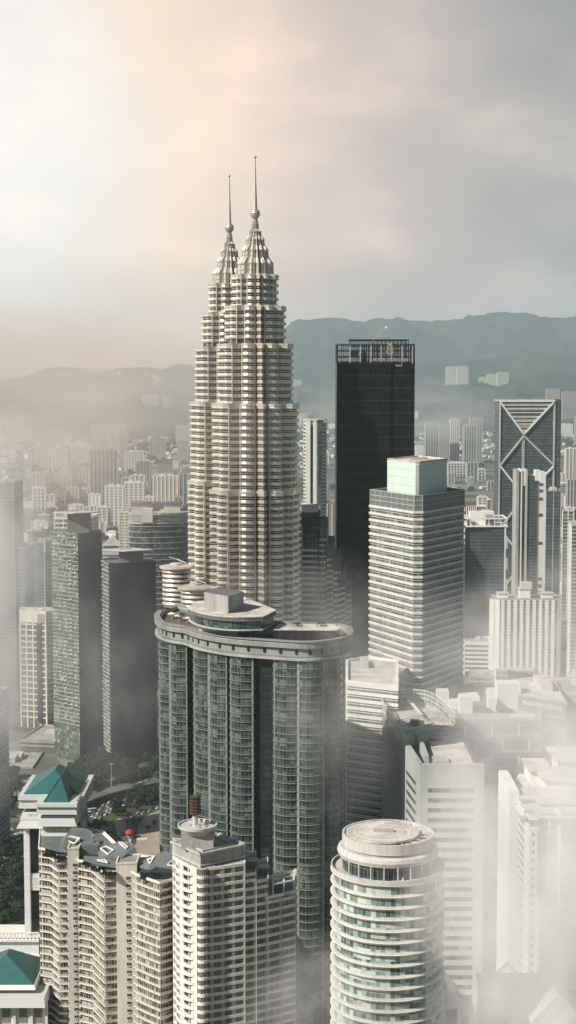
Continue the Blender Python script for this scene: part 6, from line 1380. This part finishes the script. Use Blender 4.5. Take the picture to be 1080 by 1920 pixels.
# cars
CARC = [('white', (.75, .75, .74)), ('silver', (.45, .46, .47)), ('black', (.02, .02, .022)), ('dark grey', (.10, .10, .11)), ('red', (.35, .03, .02)), ('blue', (.04, .07, .15))]
def car_mesh(c, i, L_=4.5, H_=1.45, bus=False):
    m, t, b = mat('car_paint'); b.inputs['Base Color'].default_value = (*c, 1); b.inputs['Roughness'].default_value = .25; b.inputs['Coat Weight'].default_value = .6
    mb = MB(); w_ = .9 if not bus else 1.25
    def sec(pts, wy, mi): 
        n_ = len(pts); vs = [(x, -wy, z) for x, z in pts] + [(x, wy, z) for x, z in pts]
        mb.add(vs, [tuple(range(n_)), tuple(range(2*n_-1, n_-1, -1))] + [(i_, n_+i_, n_+(i_+1) % n_, (i_+1) % n_) for i_ in range(n_)], mi)
    if bus: sec([(-5.5, .4), (5.5, .4), (5.6, 3.1), (5.2, 3.2), (-5.4, 3.2)], 1.25, 0); sec([(-5.3, 1.5), (5.7, 1.5), (5.68, 2.6), (-5.3, 2.6)], 1.27, 1); wh = (-3.6, 3.4)
    else: sec([(-2.2, .3), (2.2, .3), (2.25, .75), (1.2, .95), (-1.5, 1.0), (-2.25, .85)], .9, 0); sec([(-1.7, .95), (1.1, .93), (.35, 1.38), (-1.1, 1.4)], .74, 1); sec([(-1.05, 1.40), (.32, 1.385), (.25, 1.45), (-1.0, 1.46)], .7, 0); wh = (-1.4, 1.4)
    for x in wh:
        for s_ in (-1, 1):
            n_ = 10; c0 = [(x+.34*cos(a*2*pi/n_), s_*w_*.98, .34+.34*sin(a*2*pi/n_)) for a in range(n_)]; c1 = [(p[0], s_*w_*.78, p[2]) for p in c0]; mb.loft([c0, c1] if s_ < 0 else [c1, c0], 2)
    return mb.mesh('car', [m, M['blkgl'], M['black']])
CARM = [car_mesh(c, i) for i, (_, c) in enumerate(CARC)]; BUSM = car_mesh((.7, .7, .68), 9, bus=True)
rc = random.Random(11)
LAB = ['{} car queueing in the jammed lanes right of the teal roofed tower', '{} car on the upper lanes near the elevated road', '{} car parked along the tree line left of the glass residence', '{} car moving on the road left of the tall white tower', '{} car on the plaza approach between the lawns']
def cars(line, n_, lanes, li, jit=1.5, spread=0):
    pts = crv([GP(x, y)[:2] for x, y in line], 8); tot = [0]
    for a, b_ in zip(pts, pts[1:]): tot.append(tot[-1]+hypot(b_[0]-a[0], b_[1]-a[1]))
    used = []
    for q in range(n_):
        for _ in range(20):
            s_ = rc.random()*tot[-1]; ln = rc.randrange(lanes)
            if all(abs(s_-u) > 6.2 or l2 != ln for u, l2 in used): break
        else: continue
        used.append((s_, ln)); i = max(j for j in range(len(tot)-1) if tot[j] <= s_); a, b_ = pts[i], pts[i+1]; t_ = (s_-tot[i])/(tot[i+1]-tot[i]); an = atan2(b_[1]-a[1], b_[0]-a[0])
        off = (ln-(lanes-1)/2)*3.6; ci = rc.choices(range(6), (9, 5, 3, 3, 1, 1))[0]
        o = link('parked_car' if li == 2 else 'car', CARM[ci], None, (a[0]+(b_[0]-a[0])*t_-sin(an)*off, a[1]+(b_[1]-a[1])*t_+cos(an)*off, .02 if li != 1 else 6.02), an+(pi if rc.random() < .5 else 0))
        tag(o, LAB[li].format(CARC[ci][0])+(', near end' if s_ < tot[-1]*.25 else ', nearer half' if s_ < tot[-1]*.5 else ', farther half' if s_ < tot[-1]*.75 else ', far end'), 'car', 'cars on the roads at the lower left')
cars([(150, 1545), (180, 1528), (215, 1510), (262, 1490)], 46, 5, 0); cars([(60, 1556), (130, 1524), (180, 1503), (240, 1487), (330, 1470)], 16, 3, 1); cars([(240, 1532), (270, 1524), (300, 1512)], 18, 2, 2); cars([(-20, 1560), (10, 1560), (60, 1562)], 12, 4, 3); cars([(-20, 1525), (30, 1533), (60, 1525)], 8, 3, 3); cars([(224, 1540), (228, 1556), (236, 1575)], 3, 1, 4)
cars([(5, 1620), (30, 1650), (60, 1640)], 14, 4, 3); cars([(0, 1715), (20, 1700), (40, 1690)], 10, 3, 3)
for x, y, an in ((158, 1530, .45), (166, 1524, .45), (150, 1541, .5)): tag(link('city_bus', BUSM, None, GP(x, y)[:2]+(.02,), an), 'white bus ' + {158: 'leading the jammed lanes by the teal roofed tower', 166: 'farther along the jammed lanes', 150: 'nearest the teal roofed tower in the jam'}[x], 'bus', 'buses in the jammed lanes')
# red canopies
for x, y, s_, lb in ((242, 1537, 1.0, 'red domed canopy beside the upper lawn'), (243, 1571, 1.1, 'red domed canopy nearest the zebra crossing'), (240, 1564, .8, 'smaller red domed canopy just behind the zebra crossing one')):
    g_ = GP(x, y); o = thing('red_canopy', lb, 'canopy', g_, 'red canopies on the plaza'); s_ *= .72; MB().lathe([(4.2*s_, 3.4), (4.0*s_, 4.4), (2.8*s_, 5.6), (1.2*s_, 6.3), (.1, 6.5)], 20).build('canopy', M['red'], o)
    for a in range(4): MB().lathe([(.12, 0), (.12, 3.5)], 6, 0, (3.4*s_*cos(a*pi/2+.7), 3.4*s_*sin(a*pi/2+.7))).build('post', M['lgrey'], o)
# trees near the junction
def area_trees(pts, n_, label, s0, s1, group='street trees at the lower left', mind=3.2):
    from mathutils.geometry import intersect_point_line
    xs = [p[0] for p in pts]; ys = [p[1] for p in pts]; got = []
    def inside(x, y):
        c = False
        for i in range(len(pts)):
            (x1, y1), (x2, y2) = pts[i], pts[i-1]
            if (y1 > y) != (y2 > y) and x < (x2-x1)*(y-y1)/(y2-y1)+x1: c = not c
        return c
    for _ in range(n_*30):
        if len(got) >= n_: break
        x, y = rnd.uniform(min(xs), max(xs)), rnd.uniform(min(ys), max(ys))
        if inside(x, y) and all(hypot(x-a, (y-b_)*2.2) > mind for a, b_ in got): 
            got.append((x, y)); s_ = rnd.uniform(s0, s1); q = rnd.randrange(5); tree(x, y, ('small ' if s_ < s0+(s1-s0)*.3 else 'tall ' if s_ > s0+(s1-s0)*.7 else '')+('' if q != 2 else 'lighter ')+label+(', near side' if y > (min(ys)+max(ys))/2 else ', far side')+(', leftward' if x < min(xs)*.67+max(xs)*.33 else ', rightward' if x > min(xs)*.33+max(xs)*.67 else ', middle'), group, s_, q)
area_trees([(130, 1500), (140, 1445), (200, 1425), (330, 1430), (330, 1462), (240, 1478), (180, 1494)], 50, 'tree in the wooded strip beyond the elevated road', 1.0, 1.6, mind=8)
area_trees([(240, 1486), (330, 1470), (330, 1502), (290, 1512), (255, 1518), (236, 1505)], 26, 'tree at the park edge left of the glass residence', .7, 1.05, mind=6)
area_trees([(140, 1590), (165, 1572), (196, 1562), (205, 1575), (222, 1590), (226, 1606), (150, 1610)], 24, 'tree massed behind the folded roof of the cream apartments', .8, 1.25, mind=6)
area_trees([(203, 1515), (236, 1504), (250, 1514), (236, 1530), (215, 1538)], 7, 'tree on the lawns by the jammed road', .5, .75, mind=5)
area_trees([(-20, 1600), (42, 1590), (42, 1720), (-20, 1760)], 38, 'tree in the gap left of the tall white tower', .9, 1.4, mind=7)
area_trees([(-20, 1450), (34, 1450), (34, 1520), (-20, 1520)], 16, 'tree on the verge at the left picture edge', .9, 1.4, mind=6)
for x, y in ((252, 1548), (262, 1545), (256, 1520), (278, 1560), (289, 1550)): tree(x, y, 'small tree along the plaza kerb %s' % {252: 'between the red canopies', 262: 'by the long lawn wedge', 256: 'behind the red canopies', 278: 'in the middle of the paving', 289: 'closest to the glass residence'}[x], 'street trees at the lower left', .5, 1)
# middle distance: woods read as one mass, houses as things
def wood(name, label, n_, region, s0, s1, seed):
    rn = random.Random(seed); mb = MB(); x0, x1, y0, y1 = region
    for q in range(n_):
        d0, d1 = DG(y1), DG(y0); d = sqrt(rn.uniform(d0*d0, d1*d1)); x = rn.uniform(x0, x1); X = (x-540)/F*d
        if mnoise.noise(Vector((X*.004, d*.0022, seed))) < -.02: continue
        s_ = rn.uniform(s0, s1)*(.8+d/5000)
        for l_ in range(10):
            v = Vector((rn.gauss(0, 1), rn.gauss(0, 1), abs(rn.gauss(0, .7)))).normalized(); c = Vector((X, d, 1))+Vector((v.x*s_, v.y*s_, v.z*s_*.9+s_*.2)); e = Vector((rn.gauss(0, 1), rn.gauss(0, 1), rn.gauss(0, .5))).normalized(); f_ = v.cross(e).normalized(); e = f_.cross(v); k = s_*.5
            mb.add([tuple(c+e*k), tuple(c+f_*k), tuple(c-e*k), tuple(c-f_*k)], [(0, 1, 2, 3)])
    o = mb.build(name, M['leaf'], None); tag(o, label, 'woods', None, 'stuff'); return o
wood('tree_cover', 'tree cover between the left apartment blocks', 2600, (-60, 400, 775, 1250), 5, 9, 3.0)
wood('tree_cover', 'tree cover between the right hand low houses', 2600, (540, 1140, 762, 1300), 5, 9, 7.0)
HM = []
def house_mesh(kind, seed):
    rn = random.Random(seed); L_, W_ = rn.uniform(14, 30), rn.uniform(10, 16); h = rn.uniform(4, 12) if kind else rn.uniform(10, 26)
    wl = MB().box(-L_/2, -W_/2, 0, L_/2, W_/2, h).mesh('wall', M[('apt', 'cream', 'office', 'white', 'lgrey')[seed % 5]])
    mb = MB()
    if kind: hip(mb, -L_/2-1, L_/2+1, -W_/2-1, W_/2+1, h, 3.6, 5.5)
    else: mb.box(-L_/2-.5, -W_/2-.5, h, L_/2+.5, W_/2+.5, h+.9)
    rf = mb.mesh('roof', M[('tileroof', 'brownish', 'roofl', 'white', 'roofg', 'lgrey')[(seed*5+kind) % 6]]); return wl, rf, kind
M['tileroof'] = plain('orange_tile_roof', (.26, .13, .09), .85, var=.25, streak=False)
HM = [house_mesh(k % 3 != 0, k) for k in range(15)]
HL = [['low house with an orange tiled roof far off on the left', 'low flat roofed block far off on the left'], ['low tiled house far off on the right beyond the towers', 'low flat roofed block far off on the right beyond the towers'], ['', '']]
def houses(n_, region, side, seed, stuff=False):
    rn = random.Random(seed); x0, x1, y0, y1 = region; mb = MB() if stuff else None; used = []; c_ = 0; mats_ = [M['cream'], M['white'], M['roofl'], M['tileroof'], M['lgrey']]
    while c_ < n_:
        y = rn.uniform(y0, y1); x = rn.uniform(x0, x1); d = DG(y); X = (x-540)/F*d
        if mnoise.noise(Vector((X*.004, d*.0022, 3.0 if side == 0 else 7.0))) > .22 and rn.random() < .7: c_ += .2; continue
        if any(abs(X-a) < 24 and abs(d-b_) < 20 for a, b_ in used[-400:]): c_ += .05; continue
        used.append((X, d)); c_ += 1; an = rn.choice((.2, 1.0, .5, -.4))+rn.uniform(-.1, .1)
        if stuff:
            w_, l_, h = rn.uniform(6, 14), rn.uniform(10, 34), rn.uniform(4, 14); mi = rn.randrange(5); c, s_ = cos(an), sin(an)
            o = len(mb.v); mb.box(-l_/2, -w_/2, 0, l_/2, w_/2, h, mi)
            for i in range(o, len(mb.v)): vx, vy, vz = mb.v[i]; mb.v[i] = (vx*c-vy*s_+X, vx*s_+vy*c+d, vz)
        else:
            hi = rn.randrange(15); wl, rf, k = HM[hi]; s_ = rn.uniform(.8, 1.3)
            lab = ('small ' if s_ < .97 else 'large ' if s_ > 1.15 else '') + ('orange tiled', 'brown roofed', 'pale flat roofed', 'white roofed', 'grey roofed', 'light grey roofed')[(hi*5+int(k)) % 6] + (' house' if k else ' block')
            zx = (('near the mosque domes', 70), ('below the tall misty block', 150), ('left of the rounded glass office', 225), ('behind the rounded glass office', 310), ('close by the twin skyscrapers', 999)) if side == 0 else (('by the lettered white tower', 630), ('behind the banded white tower', 800), ('left of the cross braced tower', 870), ('beside the cross braced tower', 940), ('beyond the cross braced tower', 1050), ('at the right picture edge', 2000))
            lab += ' ' + next(a for a, b_ in zx if x < b_) + (', near row' if y > y0+(y1-y0)*.6 else ', middle row' if y > y0+(y1-y0)*.25 else ', far row')
            r_ = thing('low_building', lab, 'building', (X, d, 0), 'low buildings across the plain', an); r_.scale = (s_,)*3; link('wall', wl, r_); link('roof', rf, r_)
    if stuff: tag(mb.build('distant_low_houses', mats_, None), ('countless low houses on the far left plain', 'countless low houses on the far right plain')[side], 'houses', None, 'stuff')
houses(120, (-20, 380, 850, 1060), 0, 5); houses(130, (550, 1100, 850, 1240), 1, 6)
houses(1100, (-40, 400, 768, 860), 0, 15, True); houses(1300, (540, 1120, 762, 860), 1, 16, True)

# ---------------------------------------------------------------- drifting mist
if MIST_ON:
    WM = (1, .89, .80)  # warm tint puts the glow of light into the mist colour
    mist(1085, 1690, 418, 360, 55, 500, .095, 'white mist filling the lower right corner before the pale condominium', seed=1.0, aniso=-.25)
    mist(1050, 1330, 650, 290, 50, 230, .022, 'white mist drifting over the hotel roofs at the right', seed=2.0, aniso=-.25)
    mist(850, 1330, 705, 240, 35, 260, .034, 'mist at the foot of the banded office tower', seed=3.3, aniso=-.25)
    mist(1040, 1180, 1400, 220, 120, 170, .009, 'mist round the feet of the towers behind the ribbed hotel', seed=12.3, aniso=-.25)
    mist(640, 1290, 575, 140, 24, 280, .020, 'thin wisp before the right bays of the glass residence', seed=4.1)
    mist(590, 1910, 430, 170, 30, 170, .026, 'low mist between the cream tower and the round tower', seed=5.6, aniso=-.25)
    mist(-60, 1130, 900, 190, 130, 430, .030, 'pale mist hanging over the far left edge towers', seed=6.2)
    mist(150, 1170, 1190, 220, 60, 300, .0045, 'torn wisps crossing the dark slab roofed towers', sc=3.2, seed=21.7)
    mist(520, 1170, 765, 240, 28, 140, .012, 'thin mist behind the residence roof at the feet of the twin skyscrapers', seed=17.1)
    mist(190, 1310, 1180, 170, 60, 230, .0055, 'faint smoky wisp before the dark slab roofed towers', seed=7.9)
    mist(0, 760, 760, 600, 70, 310, .011, 'warm bright haze spilling in from the upper left', sc=1.4, seed=8.5, col=WM, aniso=-.4)
    mist(70, 860, 1700, 330, 200, 170, .008, 'mist lying over the left apartment blocks', seed=9.1, col=WM, aniso=-.3)
    mist(20, 715, 4700, 520, 900, 150, .006, 'warm mist veiling the rounded hill', seed=14.2, sc=1.5, col=WM, aniso=-.3)
    mist(740, 775, 4200, 260, 500, 75, .0022, 'mist lying under the right wooded hill', seed=10.4)
